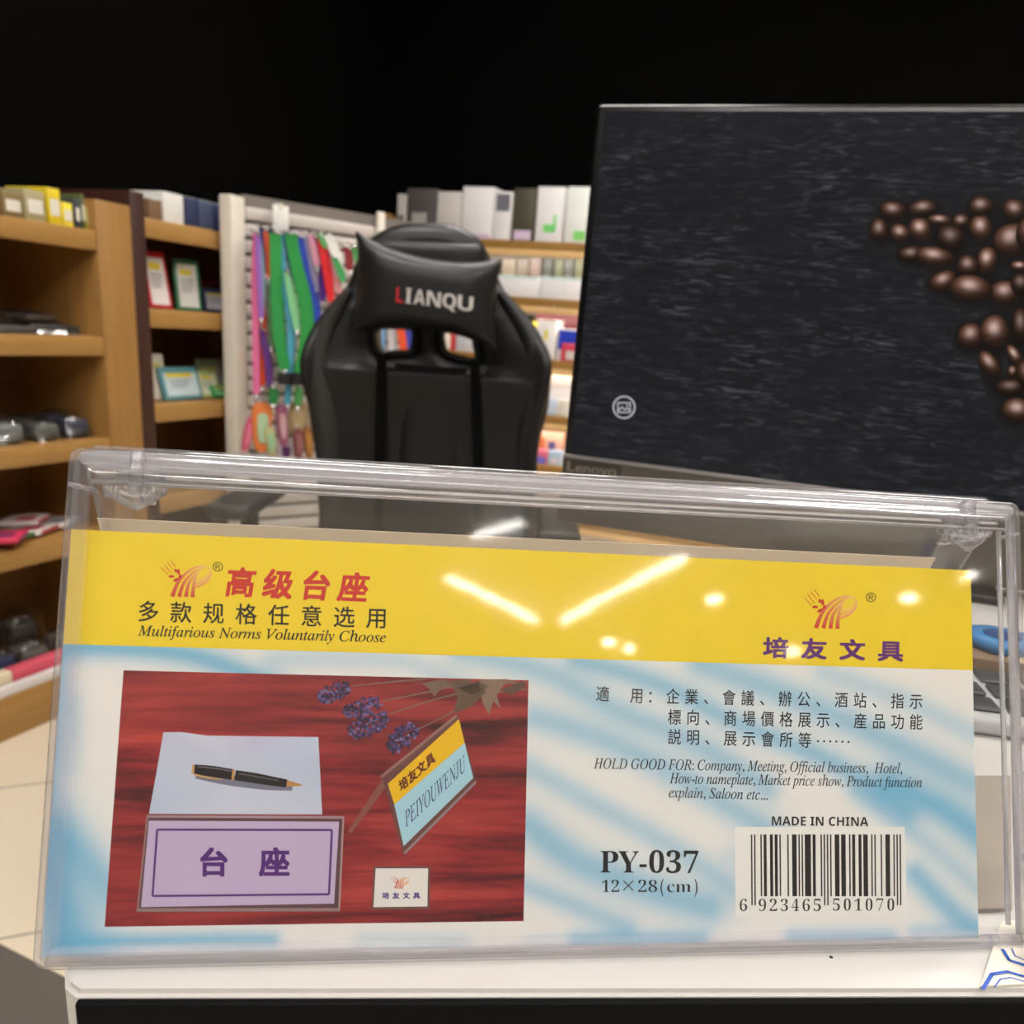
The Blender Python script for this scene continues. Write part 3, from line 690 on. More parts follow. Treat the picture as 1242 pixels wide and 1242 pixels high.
# the wings sweep forward
cxm = cp(515, 450)[0]
def wing(x, z):
    k = max(0.0, abs(x - cxm) - .13) / .13
    return -.07 * k * k
MB().add([(p[0], CY_ + .07 + p[2] + wing(p[0], p[1]), p[1]) for p in vs], fs, smooth=True).build('backrest', LEA, ch, world=True)
for nm, pts in (('left', [(424, 350), (399, 393), (387, 434), (392, 490), (399, 550), (406, 640)]), ('right', [(606, 354), (638, 400), (650, 440), (647, 490), (637, 540), (630, 640)])):
    pp = [(q[0], CY_ - .0, q[1]) for q in smooth_line([cp(*a) for a in pts], 5)]
    n = len(pp); rr = [.006 + .026 * math.sin(math.pi * (.02 + .78 * i / (n - 1))) for i in range(n)]
    MB().tube(pp, rr, 16, flat=1.0, side=(0, 1, 0)).build('side_bolster', MESHF if nm == 'left' else LEA, ch, world=True)
def pad(poly, y, bulge, name, mtl, n=18, parent=None):
    """soft pad over a four-cornered pixel patch: TL, TR, BR, BL"""
    P = [np.array(cp(*q)) for q in poly]; mb = MB(); vs = []; fs = []
    for j in range(n + 1):
        for i in range(n + 1):
            a, b = i / n, j / n
            q = (P[0] * (1 - a) + P[1] * a) * (1 - b) + (P[3] * (1 - a) + P[2] * a) * b
            e = max(0, 1 - abs(2 * a - 1) ** 4) ** .6 * max(0, 1 - abs(2 * b - 1) ** 8) ** .8
            vs.append((q[0], y - bulge * e, q[1]))
    for j in range(n):
        for i in range(n): k = j * (n + 1) + i; fs.append((k, k + n + 1, k + n + 2, k + 1))
    nb = len(vs); per = list(range(n + 1)) + [j * (n + 1) + n for j in range(1, n + 1)] + [n * (n + 1) + i for i in range(n - 1, -1, -1)] + [j * (n + 1) for j in range(n - 1, 0, -1)]
    vs += [(vs[k][0], vs[k][1] + .02, vs[k][2]) for k in per]
    m_ = len(per)
    for k in range(m_): fs.append((per[k], per[(k + 1) % m_], nb + (k + 1) % m_, nb + k))
    fs.append(tuple(nb + k for k in range(m_)))
    return mb.add(vs, fs, smooth=True).build(name, mtl, parent or ch, world=True)
pad([(478, 440), (570, 447), (571, 690), (474, 690)], CY_ + .012, .036, 'lumbar_pad', LEA)
pad([(408, 434), (454, 438), (450, 690), (402, 690)], CY_ + .012, .014, 'side_pad', LEA)
pad([(592, 448), (632, 452), (630, 690), (592, 690)], CY_ + .012, .014, 'side_pad', LEA)
pad([(446, 288), (586, 296), (592, 345), (440, 340)], CY_ + .012, .03, 'head_pad', LEA)
STR = mat('matte_black_webbing', (9, 9, 10), .9, spec=.1)
for pts in ([(467, 428), (465, 480), (463, 560), (462, 690)], [(577, 436), (579, 490), (581, 560), (582, 690)]):
    pp = [(*(cp(*a)[:1]), CY_ - .034, cp(*a)[1]) for a in pts]
    MB().ribbon(pp, .021, .004, (1, 0, 0)).build('strap', STR, ch, world=True)
for hpx in (h1, h2):
    n = len(hpx); MB().tube([(x, CY_ + .012, z) for x, z in hpx + hpx[:2]], .006, 10).build('opening_rim', mat('black_rim_plastic', (20, 20, 21), .3), ch, world=True)
# pillow
PC = [np.array(cp(*q)) for q in [(438, 284), (611, 317), (604, 424), (430, 404)]]
def pil(a, b):
    """a,b in 0..1 (b down)"""
    q = (PC[0] * (1 - a) + PC[1] * a) * (1 - b) + (PC[3] * (1 - a) + PC[2] * a) * b
    u, v = 2 * a - 1, 2 * b - 1
    ux = PC[1] - PC[0]; vx = PC[3] - PC[0]
    q = q + vx * (.13 * (1 - u * u) * (-v) * abs(v)) + ux * (.035 * (1 - v * v) * (-u) * abs(u))
    e = (max(0, 1 - u ** 4) ** .6) * (max(0, 1 - v ** 4) ** .6)
    fold = .004 * math.sin(u * 23 + v * 4) * (abs(u) ** 6) * (1 - v * v)
    return q, .052 * e + fold
def pillow():
    n = 36; vs = []; fs = []
    for side in (1, -1):
        o = len(vs)
        for j in range(n + 1):
            for i in range(n + 1):
                q, e = pil(i / n, j / n); vs.append((q[0], CY_ - .055 - (e if side == 1 else -.7 * e), q[1]))
        for j in range(n):
            for i in range(n):
                k = o + j * (n + 1) + i; f = (k, k + n + 1, k + n + 2, k + 1); fs.append(f if side == 1 else f[::-1])
    return MB().add(vs, fs, smooth=True).build('headrest_pillow', LEAP, ch, world=True)
pw_ = pillow()
# letters are children of the pillow: express them in the chair's frame
def sewn(s, a0, a1, b0, b1, col, off=.02):
    v, f = glyphs(s, off); v = np.array(v); lo, hi = v.min(0), v.max(0); vs = []
    Mi = CHM.inverted()
    for p in v:
        a = a0 + (a1 - a0) * (p[0] - lo[0]) / (hi[0] - lo[0]); b = b1 + (b0 - b1) * (p[1] - lo[1]) / (hi[1] - lo[1])
        q, e = pil(a, b); vs.append(Mi @ Vector((q[0], CY_ - .055 - e - .002, q[1])))
    return MB().add(vs, f).build('letter', col, pw_)
SIL = mat('silver_thread', (205, 200, 198), .5); RED = mat('red_thread', (196, 22, 34), .5)
aL = [.325, .385, .445, .53, .635, .74, .86]
for i, chh in enumerate('LIANQU'):
    w0, w1 = aL[i], aL[i + 1] - .012
    o = sewn(mathstr(chh, 'sansbold') if chh != 'I' else mathstr('I', 'bold'), w0, w1, .475 - .003 * i, (.635 if chh != 'Q' else .665) - .003 * i, RED if i == 0 else SIL, .0)
    if i == 0: o['label'] = 'red letter'
# seat, arms and base below
MB().box(-.27, .25, -.55, .02, .42, .53, bev=.05, seg=4).build('seat', LEA, ch)
for sx in (-.31, .29):
    MB().box(sx - .04, sx + .04, -.40, -.14, .64, .67, bev=.012, seg=3).build('armrest', LEA, ch)
    MB().tube([(sx, -.27, .64), (sx, -.27, .47), (sx * .7, -.27, .43)], .018, 10).build('arm_post', STR, ch)
MB().tube([(0, -.22, .09), (0, -.22, .42)], [.03, .025], 16).build('gas_column', STR, ch)
for k in range(5):
    q = 2 * math.pi * k / 5 + .3; e = Vector((.31 * math.cos(q), -.22 + .31 * math.sin(q), .075))
    a = MB().tube([(0, -.22, .11), e], [.028, .018], 10).build('base_arm', STR, ch)
    MB().tube([e + Vector((-.02, 0, -.045)), e + Vector((.02, 0, -.045))], .03, 14).build('caster', STR, a)

# ------------------------------------------------------------ all-in-one monitor
MM = frame((.407, .644, ZT), R(-18))
mon = thing('computer_monitor', 'large black screen with coffee bean wallpaper standing on the counter', 'monitor', MM)
XL, XR, ZB, ZS, ZTOP = -.391, .112, .008, .0715, .352
BLK = mat('black_bezel_plastic', (14, 14, 15), .3)
MB().box(XL, XR, .002, .034, ZB, ZTOP, bev=.003).build('housing', BLK, mon)
MB().box(XL + .001, XR - .001, -.002, .0019, ZB + .001, ZS - .004, bev=.0006).build('chin', mat('grey_brown_chin', (92, 86, 78), .35, metal=.3), mon)
MB().box(XL + .001, XR - .001, -.003, .0018, ZS - .0038, ZS - .0005, bev=.0006).build('chin_trim', mat('silver_trim', (150, 146, 146), .35, metal=.4), mon)
def slate():
    m = bpy.data.materials.new('slate_wallpaper'); m.use_nodes = True
    nt = m.node_tree; b = nt.nodes['Principled BSDF']
    b.inputs['Base Color'].default_value = (.004, .004, .005, 1); b.inputs['Roughness'].default_value = .35; b.inputs['Specular IOR Level'].default_value = .15
    tc = nt.nodes.new('ShaderNodeTexCoord')
    def nz(scale, rot, det, lo, hi, dist=0.0):
        mp = nt.nodes.new('ShaderNodeMapping'); mp.inputs['Scale'].default_value = scale; mp.inputs['Rotation'].default_value = (0, R(rot), 0)
        n = nt.nodes.new('ShaderNodeTexNoise'); n.inputs['Scale'].default_value = 1; n.inputs['Detail'].default_value = det; n.inputs['Distortion'].default_value = dist
        r = nt.nodes.new('ShaderNodeMapRange'); r.inputs['From Min'].default_value = lo; r.inputs['From Max'].default_value = hi
        nt.links.new(tc.outputs['Object'], mp.inputs[0]); nt.links.new(mp.outputs[0], n.inputs[0]); nt.links.new(n.outputs[0], r.inputs[0]); return r
    a = nz((50, 1, 400), 7, 10, .46, .82, 1.4); c = nz((12, 1, 22), -10, 4, .15, .65); d = nz((30, 1, 150), 4, 6, .4, .75, .3)
    mu = nt.nodes.new('ShaderNodeMath'); mu.operation = 'MULTIPLY'; nt.links.new(a.outputs[0], mu.inputs[0]); nt.links.new(c.outputs[0], mu.inputs[1])
    ad = nt.nodes.new('ShaderNodeMath'); ad.operation = 'MULTIPLY_ADD'; ad.inputs[1].default_value = .16; nt.links.new(d.outputs[0], ad.inputs[0]); nt.links.new(mu.outputs[0], ad.inputs[2])
    cr = nt.nodes.new('ShaderNodeValToRGB')
    cr.color_ramp.elements[0].position = 0; cr.color_ramp.elements[0].color = (*lin((20, 21, 24)), 1)
    cr.color_ramp.elements[1].position = .8; cr.color_ramp.elements[1].color = (*lin((74, 76, 84)), 1)
    e = cr.color_ramp.elements.new(.22); e.color = (*lin((29, 30, 34)), 1)
    nt.links.new(ad.outputs[0], cr.inputs[0]); nt.links.new(cr.outputs[0], b.inputs['Emission Color']); b.inputs['Emission Strength'].default_value = .6
    return m
MB().box(XL + .0075, XR - .006, -.0012, .0018, ZS, ZTOP - .006).build('screen', slate(), mon)
def mp_(x, y): return pl(MM, x, y, -.0014)
# coffee beans of the wallpaper (flat, on the glass)
def beans():
    mb = MB(); rnd = random.Random(4)
    Z = 4.139
    B = [(110, 80, 45, 55, 0, .35), (215, 95, 48, 45, 10, .7), (270, 200, 60, 40, 0, .3), (415, 28, 60, 26, 8, .8), (520, 35, 45, 34, 0, .5), (470, 120, 70, 60, 20, .18), (315, 75, 55, 50, 30, 1), (390, 212, 90, 46, 6, .8),
         (620, 70, 50, 66, -15, .9), (770, 130, 76, 86, 30, .75), (870, 90, 70, 80, 10, .5), (650, 232, 48, 62, 10, 1), (555, 258, 52, 50, -40, .45), (815, 260, 45, 24, 0, .9), (430, 335, 62, 48, -25, .7), (740, 395, 66, 62, 20, .75), (570, 372, 102, 60, 12, .85),
         (820, 350, 50, 50, 0, .15), (570, 612, 66, 60, -30, .6), (690, 592, 70, 78, 10, .85), (820, 560, 40, 90, 0, .2), (665, 752, 38, 74, -42, .7), (790, 710, 28, 56, -35, .9), (778, 790, 26, 30, 0, .5), (770, 870, 80, 40, 0, .15), (805, 985, 76, 56, 4, .75), (860, 800, 60, 70, 0, .3),
         (180, -20, 60, 45, 10, .5), (330, -30, 70, 40, 0, .5), (620, -40, 60, 44, 0, .5), (790, -20, 60, 50, 20, .5), (900, -30, 60, 50, 0, .4), (950, 200, 70, 60, 0, .5), (960, 420, 70, 60, 30, .4), (940, 640, 60, 70, 0, .4), (930, 900, 60, 60, 0, .4)]
    for (bx, by, rx, ry, an, tone) in B:
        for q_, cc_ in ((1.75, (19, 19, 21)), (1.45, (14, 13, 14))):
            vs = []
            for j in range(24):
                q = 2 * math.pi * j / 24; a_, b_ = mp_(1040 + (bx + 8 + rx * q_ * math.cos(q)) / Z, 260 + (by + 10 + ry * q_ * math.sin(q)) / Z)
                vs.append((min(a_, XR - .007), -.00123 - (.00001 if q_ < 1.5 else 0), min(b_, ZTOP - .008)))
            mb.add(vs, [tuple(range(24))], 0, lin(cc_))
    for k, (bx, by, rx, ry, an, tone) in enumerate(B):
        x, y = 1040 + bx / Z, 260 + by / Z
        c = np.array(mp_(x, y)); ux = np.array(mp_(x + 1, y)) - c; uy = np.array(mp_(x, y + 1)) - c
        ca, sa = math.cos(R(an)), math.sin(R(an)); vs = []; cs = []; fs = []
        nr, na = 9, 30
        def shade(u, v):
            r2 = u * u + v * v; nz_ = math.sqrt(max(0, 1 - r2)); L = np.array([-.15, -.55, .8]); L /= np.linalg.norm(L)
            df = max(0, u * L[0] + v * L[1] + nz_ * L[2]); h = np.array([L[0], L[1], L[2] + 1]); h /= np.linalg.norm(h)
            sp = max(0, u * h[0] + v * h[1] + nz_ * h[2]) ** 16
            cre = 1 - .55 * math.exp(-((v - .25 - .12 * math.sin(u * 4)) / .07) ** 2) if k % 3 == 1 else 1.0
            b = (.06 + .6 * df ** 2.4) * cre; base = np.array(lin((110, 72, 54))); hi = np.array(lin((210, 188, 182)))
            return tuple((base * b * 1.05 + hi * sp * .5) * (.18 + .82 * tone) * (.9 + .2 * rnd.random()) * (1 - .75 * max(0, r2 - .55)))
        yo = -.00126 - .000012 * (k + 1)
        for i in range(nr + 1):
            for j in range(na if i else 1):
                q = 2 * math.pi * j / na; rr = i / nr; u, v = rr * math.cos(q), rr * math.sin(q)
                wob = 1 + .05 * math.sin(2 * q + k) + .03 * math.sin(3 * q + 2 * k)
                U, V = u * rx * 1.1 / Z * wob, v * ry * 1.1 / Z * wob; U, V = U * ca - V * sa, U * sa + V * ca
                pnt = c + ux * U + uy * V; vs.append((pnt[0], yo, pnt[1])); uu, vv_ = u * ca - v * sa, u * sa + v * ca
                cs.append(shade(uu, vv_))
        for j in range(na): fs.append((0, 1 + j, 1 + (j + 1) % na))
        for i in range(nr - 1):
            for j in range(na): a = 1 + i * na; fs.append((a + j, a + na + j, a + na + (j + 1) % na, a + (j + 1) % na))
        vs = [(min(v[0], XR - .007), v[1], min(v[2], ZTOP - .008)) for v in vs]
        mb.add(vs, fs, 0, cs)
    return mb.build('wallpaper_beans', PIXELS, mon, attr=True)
beans()
# picture icon: ring, frame, mountain
def icon():
    mb = MB(); c = np.array(mp_(757, 494)); ux = (np.array(mp_(777, 494)) - c) / 20; uy = (np.array(mp_(757, 514)) - c) / 20
    g = lin((158, 158, 160)); Y = -.0019
    def poly(pts): mb.add([(c[0] + ux[0] * a + uy[0] * b, Y, c[1] + ux[1] * a + uy[1] * b) for a, b in pts], [tuple(range(len(pts)))], 0, g)
    def strip(pts, wd):
        for (a, b) in zip(pts[:-1], pts[1:]):
            a, b = np.array(a, float), np.array(b, float); d = (b - a) / np.linalg.norm(b - a); n = np.array([-d[1], d[0]]) * wd / 2; e = d * wd / 3
            poly([a - n - e, b - n + e, b + n + e, a + n - e])
    strip([(13 * math.cos(q * math.pi / 24), 13 * math.sin(q * math.pi / 24)) for q in range(49)], 1.6)
    strip([(-7.5, -5.5), (7.5, -5.5), (7.5, 6), (-7.5, 6), (-7.5, -5.5)], 1.3)
    strip([(-7, 4), (-2.5, -.5), (1, 3), (3.5, .8), (7, 4)], 1.3)
    poly([(3, -3), (5, -3), (5, -1), (3, -1)])
    return mb.build('picture_icon', PIXELS, mon, attr=True)
icon()
x0, z0 = pl(MM, 683, 556, -.002); x1, z1 = pl(MM, 753, 577, -.002)
MB().box(XL + .002, x1, -.0024, -.0021, z1 - .004, ZS - .0045).build('badge_plate', mat('dark_badge', (52, 46, 38), .4), mon)
v, f = glyphs(mathstr('L', 'sansbold') + 'enovo', .012); v = np.array(v); lo, hi = v.min(0), v.max(0)
ax0, az0 = pl(MM, 687, 571.5, -.0026); ax1, az1 = pl(MM, 747, 578.5, -.0026)
hh = .0094
MB().add([(ax0 + (ax1 - ax0) * (q[0] - lo[0]) / (hi[0] - lo[0]), -.0026, az0 + (az1 - az0) * (q[0] - lo[0]) / (hi[0] - lo[0]) + hh * (q[1] - lo[1]) / (hi[1] - lo[1])) for q in v], f).build('maker_lettering', mat('grey_letters', (118, 110, 98), .4), mon)
MB().box(-.17, -.05, .034, .05, .004, .20, bev=.006).build('stand_neck', BLK, mon)
MB().box(-.20, -.02, -.03, .05, .0003, .007, bev=.002).build('stand_foot', BLK, mon)

# ------------------------------------------------------------ the clear sign holder
YAW, TILT = .1452, .4041
W, H = .2989, .1444
SO = np.array([-.1212, .1811, ZT])
EX = np.array([math.cos(YAW), math.sin(YAW), 0]); BK = np.array([-math.sin(YAW), math.cos(YAW), 0])
EV = np.array([0, 0, 1]) * math.cos(TILT) + BK * math.sin(TILT)
def basis(o, ex, ez):
    ex = np.array(ex); ez = np.array(ez); ey = np.cross(ez, ex)
    M = Matrix.Identity(4)
    for i in range(3): M[i][0], M[i][1], M[i][2], M[i][3] = ex[i], ey[i], ez[i], o[i]
    return M
FM = basis(SO, EX, EV)                   # x along the sign, y into it, z up the leaning face
GAPT = .012
O2 = SO + EX * W + BK * (2 * H * math.sin(TILT) + GAPT)
EV2 = np.array([0, 0, 1]) * math.cos(TILT) - BK * math.sin(TILT)
GM = basis(O2, -EX, EV2)                 # the rear panel, seen from behind
sg = thing('sign_holder', 'clear plastic tent sign holder holding the printed yellow and blue card', 'sign holder', frame(SO, YAW))
FMl = sg.matrix_basis.inverted() @ FM; GMl = sg.matrix_basis.inverted() @ GM
def rloop(i, wv, x0=0, x1=W, z0=0, z1=H, rad=.0035, seg=5):
    r = max(.0006, rad - i); pts = []
    X0, X1, Z0, Z1 = x0 + i, x1 - i, z0 + i, z1 - i
    for (cx_, cz_, a0) in ((X1 - r, Z0 + r, -90), (X1 - r, Z1 - r, 0), (X0 + r, Z1 - r, 90), (X0 + r, Z0 + r, 180)):
        for k in range(seg + 1):
            q = R(a0 + 90 * k / seg); pts.append((cx_ + r * math.cos(q), wv, cz_ + r * math.sin(q)))
    return pts
def tray(ml, name, h=H):
    mb = MB()
    prof = [(.0, .0045), (.0, -.0005), (.0006, -.0014), (.0016, -.0019), (.0030, -.0022), (.0052, -.0034), (.0062, -.0042), (.0072, -.0044)]
    inn = [(.0076, -.0032), (.0066, -.0031), (.0034, -.0010), (.0016, -.0006), (.0014, .0045)]
    loops = [rloop(i, y, z1=h) for i, y in prof]; li = [rloop(i, y, z1=h) for i, y in inn]
    n = len(loops[0])
    vs = [p for l in loops + li for p in l]
    fs = []; k0 = len(loops)
    for a in list(range(len(loops) - 1)) + list(range(k0, k0 + len(li) - 1)):
        for k in range(n): fs.append((a * n + k, a * n + (k + 1) % n, (a + 1) * n + (k + 1) % n, (a + 1) * n + k))
    last = k0 + len(li) - 1
    for k in range(n): fs.append((last * n + k, last * n + (k + 1) % n, (k + 1) % n, k))
    mb.add(vs, fs, 0, None, True)
    mb.add(loops[-1], [tuple(range(n))], 1); mb.add(li[0], [tuple(range(n - 1, -1, -1))], 1)
    return mb.build(name, [RIM, FILM], sg, ml)
fp = tray(FMl, 'front_panel'); rp = tray(GMl, 'rear_panel', H - .0011)
def rods(ml, parent, specs, nm):
    for (p, q, r) in specs:
        MB().tube([p, tuple((np.array(p) + np.array(q)) / 2), q], r, 14).build(nm, SIDE if 'side' in nm else ROD, parent)
rods(None, fp, [((.003, .0012, H - .0024), (W - .003, .0012, H - .0024), .0019), ((.006, -.0012, H - .0050), (W - .006, -.0012, H - .0050), .0009),
               ((.007, .002, H - .0076), (W - .007, .002, H - .0076), .0013), ((.007, -.002, H - .0098), (W - .007, -.002, H - .0098), .0006)], 'top_rib')
rods(None, fp, [((W - .0024, .001, .004), (W - .0024, .001, H - .006), .0015), ((W - .0068, .001, .007), (W - .0068, .001, H - .009), .0008)], 'side_rib')
rods(None, fp, [((.003, .001, .0022), (W - .003, .001, .0022), .0018)], 'base_rib')
rods(None, rp, [((.003, .0012, H - .0036), (W - .003, .0012, H - .0036), .0019), ((.004, -.001, H - .0073), (W - .004, -.001, H - .0073), .001)], 'top_rib')
# hinge clips
for px in (166, 1174):
    x, z = pl(FM, px, 585 if px < 500 else 637, -.002)
    mb = MB()
    mb.tube([(x - .0085, -.001, H - .0115), (x - .004, -.0015, H - .0135), (x, -.002, H - .0150), (x + .004, -.0015, H - .0130), (x + .008, -.001, H - .0110)], [.0012, .0022, .0028, .0020, .0010], 9)
    mb.box(x - .002, x + .002, -.004, .012, H - .0135, H - .0005, bev=.0008)
    mb.tube([(x - .007, .004, H - .0055), (x + .007, .004, H - .0055)], .0026, 12)
    for k in range(7): mb.tube([(x - .008 + .0026 * k, -.0025, H - .0105), (x - .008 + .0026 * k, -.0015, H - .0135 - .0015 * math.sin(k * 1.7 + .6))], [.001, .0008], 7)
    mb.build('hinge_clip', CLIP, sg, FMl)
# corner brackets (diagonal webs at the upper corners)
for a, b in (((.0005, 0, H - .0105), (.0085, -.002, H - .0125)), ((W - .0005, 0, H - .0105), (W - .0085, -.002, H - .0125))):
    MB().tube([a, b], .0007, 8).build('corner_web', ROD, sg, FMl)

# ------------------------------------------------------------ the printed card in the sign
YS = .0006                              # depth of the card behind the panel's datum
def sp(x, y): return pl(FM, x, y, YS)
cd = thing('insert_card', 'printed yellow and blue advertising card inside the front of the clear holder', 'card', FM)
cu0, cv0, cu1, cv1 = .0016, .0030, .2813, .1210
def card_colours():
    nx, nz = 190, 84; vs = []; cs = []; fs = []
    Mi = FM
    base = np.array(lin((240, 236, 233))); blue = np.array(lin((150, 204, 230))); deep = np.array(lin((104, 180, 218)))
    ST = [  # polyline, half width px, strength
        ([(60, 786), (150, 786), (240, 797), (330, 830)], 13, 1.0), ([(330, 800), (480, 800), (560, 830)], 12, .5), ([(68, 800), (62, 900), (56, 960)], 14, .9), ([(50, 1020), (70, 1090), (90, 1150)], 40, 1.0),
        ([(58, 1000), (100, 1040), (135, 1080)], 22, .8), ([(70, 1145), (220, 1140), (330, 1140)], 9, .9), ([(440, 1140), (560, 1142)], 9, .4), ([(92, 850), (88, 930)], 10, .35),
        ([(560, 790), (660, 815), (745, 860), (840, 900), (930, 955)], 15, .75), ([(650, 870), (740, 900), (830, 945), (920, 1000), (1010, 1050)], 16, .75), ([(700, 800), (800, 830), (900, 880), (1010, 925), (1100, 985)], 13, .85),
        ([(850, 805), (960, 845), (1070, 895), (1180, 950)], 17, .8), ([(1000, 815), (1100, 850), (1180, 890)], 12, .55), ([(1080, 950), (1150, 985), (1195, 1020)], 20, 1.0), ([(1040, 960), (1120, 1020), (1190, 1080)], 11, .6),
        ([(640, 930), (720, 975), (820, 1030), (900, 1085)], 13, .65), ([(640, 1000), (700, 1045), (790, 1080), (860, 1100)], 20, .85), ([(640, 1075), (700, 1100), (760, 1125)], 12, .7), ([(890, 1040), (960, 1080)], 14, .4), ([(1110, 1060), (1160, 1110), (1190, 1130)], 14, .9),
        ([(700, 1140), (850, 1138)], 9, .9), ([(960, 1136), (1080, 1136)], 8, .8), ([(1110, 1130), (1185, 1128)], 8, .6), ([(640, 1140), (690, 1138)], 6, .3)]
    segs = []
    for pts, wd, k in ST:
        L = smooth_line(pts, 5); segs.append((np.array(L), wd, k))
    P = []
    for j in range(nz + 1):
        for i in range(nx + 1):
            x = cu0 + (cu1 - cu0) * i / nx; z = cv0 + (cv1 - cv0) * j / nz; vs.append((x, YS, z))
            q = FM @ Vector((x, YS, z)); d = np.array(q) - CAM; dz = d @ FW
            P.append((CX + F * (d @ RT) / dz, CY - F * (d @ UP) / dz))
    P = np.array(P); acc = np.zeros(len(P))
    for L, wd, k in segs:
        dm = np.full(len(P), 1e9)
        for a, b in zip(L[:-1], L[1:]):
            ab = b - a; t = np.clip(((P - a) @ ab) / (ab @ ab), 0, 1); dm = np.minimum(dm, np.linalg.norm(P - (a + t[:, None] * ab), axis=1))
        acc = 1 - (1 - acc) * (1 - k * .92 * np.exp(-(dm / (wd * 1.25)) ** 2 * .9))
    for k in range(len(P)):
        a = acc[k]; c = base * (1 - a) + (blue * (1 - a) + deep * a) * a; cs.append(tuple(c))
    for j in range(nz):
        for i in range(nx): k = j * (nx + 1) + i; fs.append((k, k + 1, k + nx + 2, k + nx + 1))
    mb = MB().add(vs, fs, 0, cs)
    mb.add([(cu0, YS + .0003, cv0), (cu1, YS + .0003, cv0), (cu1, YS + .0003, cv1), (cu0, YS + .0003, cv1)], [(3, 2, 1, 0)], 0, tuple(base))
    return mb.build('paper_sheet', INK, cd, attr=True)
card_colours()
class Print:
    """flat ink shapes on the card, laid out in its own plane"""
    def __init__(s, name, layer): s.mb = MB(); s.name = name; s.y = YS - .00004 * layer
    def poly(s, px, col, dl=0):
        vs = []
        for q in px: a, b = sp(*q); vs.append((a, s.y - dl * .00001, b))
        cs = [lin(c) for c in col] if isinstance(col, list) else lin(col)
        n = len(vs); 
        if n <= 4: s.mb.add(vs, [tuple(range(n))], 0, cs)
        else:
            c = tuple(np.mean(np.array(vs), 0)); cc = (cs + [tuple(np.mean(np.array(cs), 0))]) if isinstance(cs, list) else cs
            s.mb.add(vs + [c], [(i, (i + 1) % n, n) for i in range(n)], 0, cc)
    def raw(s, px, faces, col, dl=0):
        vs = []
        for q in px: a, b = sp(*q); vs.append((a, s.y - dl * .00001, b))
        s.mb.add(vs, faces, 0, col if isinstance(col, list) else lin(col))
    def stroke(s, px, wd, col, dl=0, n=6, col2=None):
        L = smooth_line(px, n) if len(px) > 2 else [np.array(p, float) for p in px]; N = len(L); vs = []; cs = []
        for i, p in enumerate(L):
            d = L[min(i + 1, N - 1)] - L[max(i - 1, 0)]; d = d / np.linalg.norm(d); nn = np.array([-d[1], d[0]]); t = i / (N - 1)
            ww = (np.interp(t, np.linspace(0, 1, len(wd)), wd) if isinstance(wd, (list, tuple)) else wd) / 2
            vs += [p + nn * ww, p - nn * ww]
            c = np.array(lin(col)); 
            if col2: c = c * (1 - t) + np.array(lin(col2)) * t
            cs += [tuple(c)] * 2
        s.raw(vs, [(2 * i, 2 * i + 1, 2 * i + 3, 2 * i + 2) for i in range(N - 1)], cs, dl)
    def ell(s, c, rx, ry, an, col, dl=0, n=14):
        ca, sa = math.cos(R(an)), math.sin(R(an))
        s.poly([(c[0] + rx * math.cos(q) * ca - ry * math.sin(q) * sa, c[1] + rx * math.cos(q) * sa + ry * math.sin(q) * ca) for q in [2 * math.pi * k / n for k in range(n)]], col, dl)
    def text(s, body, p0, p1, hpx, col, off=0.0, shear=0.0, dl=0, ref=None):
        """ink text whose baseline runs p0 -> p1 (its full width); hpx = height of ref (default: whole text) in px"""
        v, f = glyphs(body, off); v = np.array(v); lo, hi = v.min(0), v.max(0)
        if ref: r = np.array(glyphs(ref, off)[0]); rh = r[:, 1].max()
        else: rh = hi[1]
        p0, p1 = np.array(p0, float), np.array(p1, float); d = p1 - p0; up_ = np.array([d[1], -d[0]]) / np.linalg.norm(d)
        s.raw([p0 + d * (q[0] - lo[0]) / (hi[0] - lo[0]) + (up_ + d / np.linalg.norm(d) * shear) * (q[1] / rh) * hpx for q in v], f, col, dl)
    def cjk(s, body, c0, c1, size, col, off=0.0, sx=1.0, shear=0.0, dl=0, up_dir=None):
        """one character per step, centres from c0 to c1; spaces are kept"""
        c0, c1 = np.array(c0, float), np.array(c1, float); n = len(body); d = (c1 - c0); dn = d / np.linalg.norm(d)
        upv = np.array(up_dir, float) if up_dir is not None else np.array([dn[1], -dn[0]])
        for i, chh in enumerate(body):
            if chh in ' \u3000': continue
            v, f = glyphs(chh); v = np.array(v); c = c0 + d * (i / max(1, n - 1))
            for k_, (ox, oy) in enumerate([(0, 0)] if off <= 0 else [(-off, -off), (off, -off), (-off, off), (off, off), (0, 0), (-off, 0), (off, 0), (0, off), (0, -off)]): s.raw([c + dn * (q[0] + ox - .5) * size * sx + (upv + dn * shear) * (q[1] + oy - .36) * size for q in v], f, col, dl + k_ * .05)
    def build(s, mtl=INK): return s.mb.build(s.name, mtl, cd, attr=True)

# yellow band
yb = Print('yellow_band', 1)
Xa, Xb = sp(73, 781), sp(1182, 813)
yb.mb.add([(cu0, yb.y, Xa[1]), (cu1, yb.y, Xb[1]), (cu1, yb.y, cv1), (cu0, yb.y, cv1)], [(0, 1, 2, 3)], 0, lin((243, 212, 40)))
yb.build()
RED_, BLKI, PUR = (206, 48, 40), (28, 24, 18), (96, 36, 120)
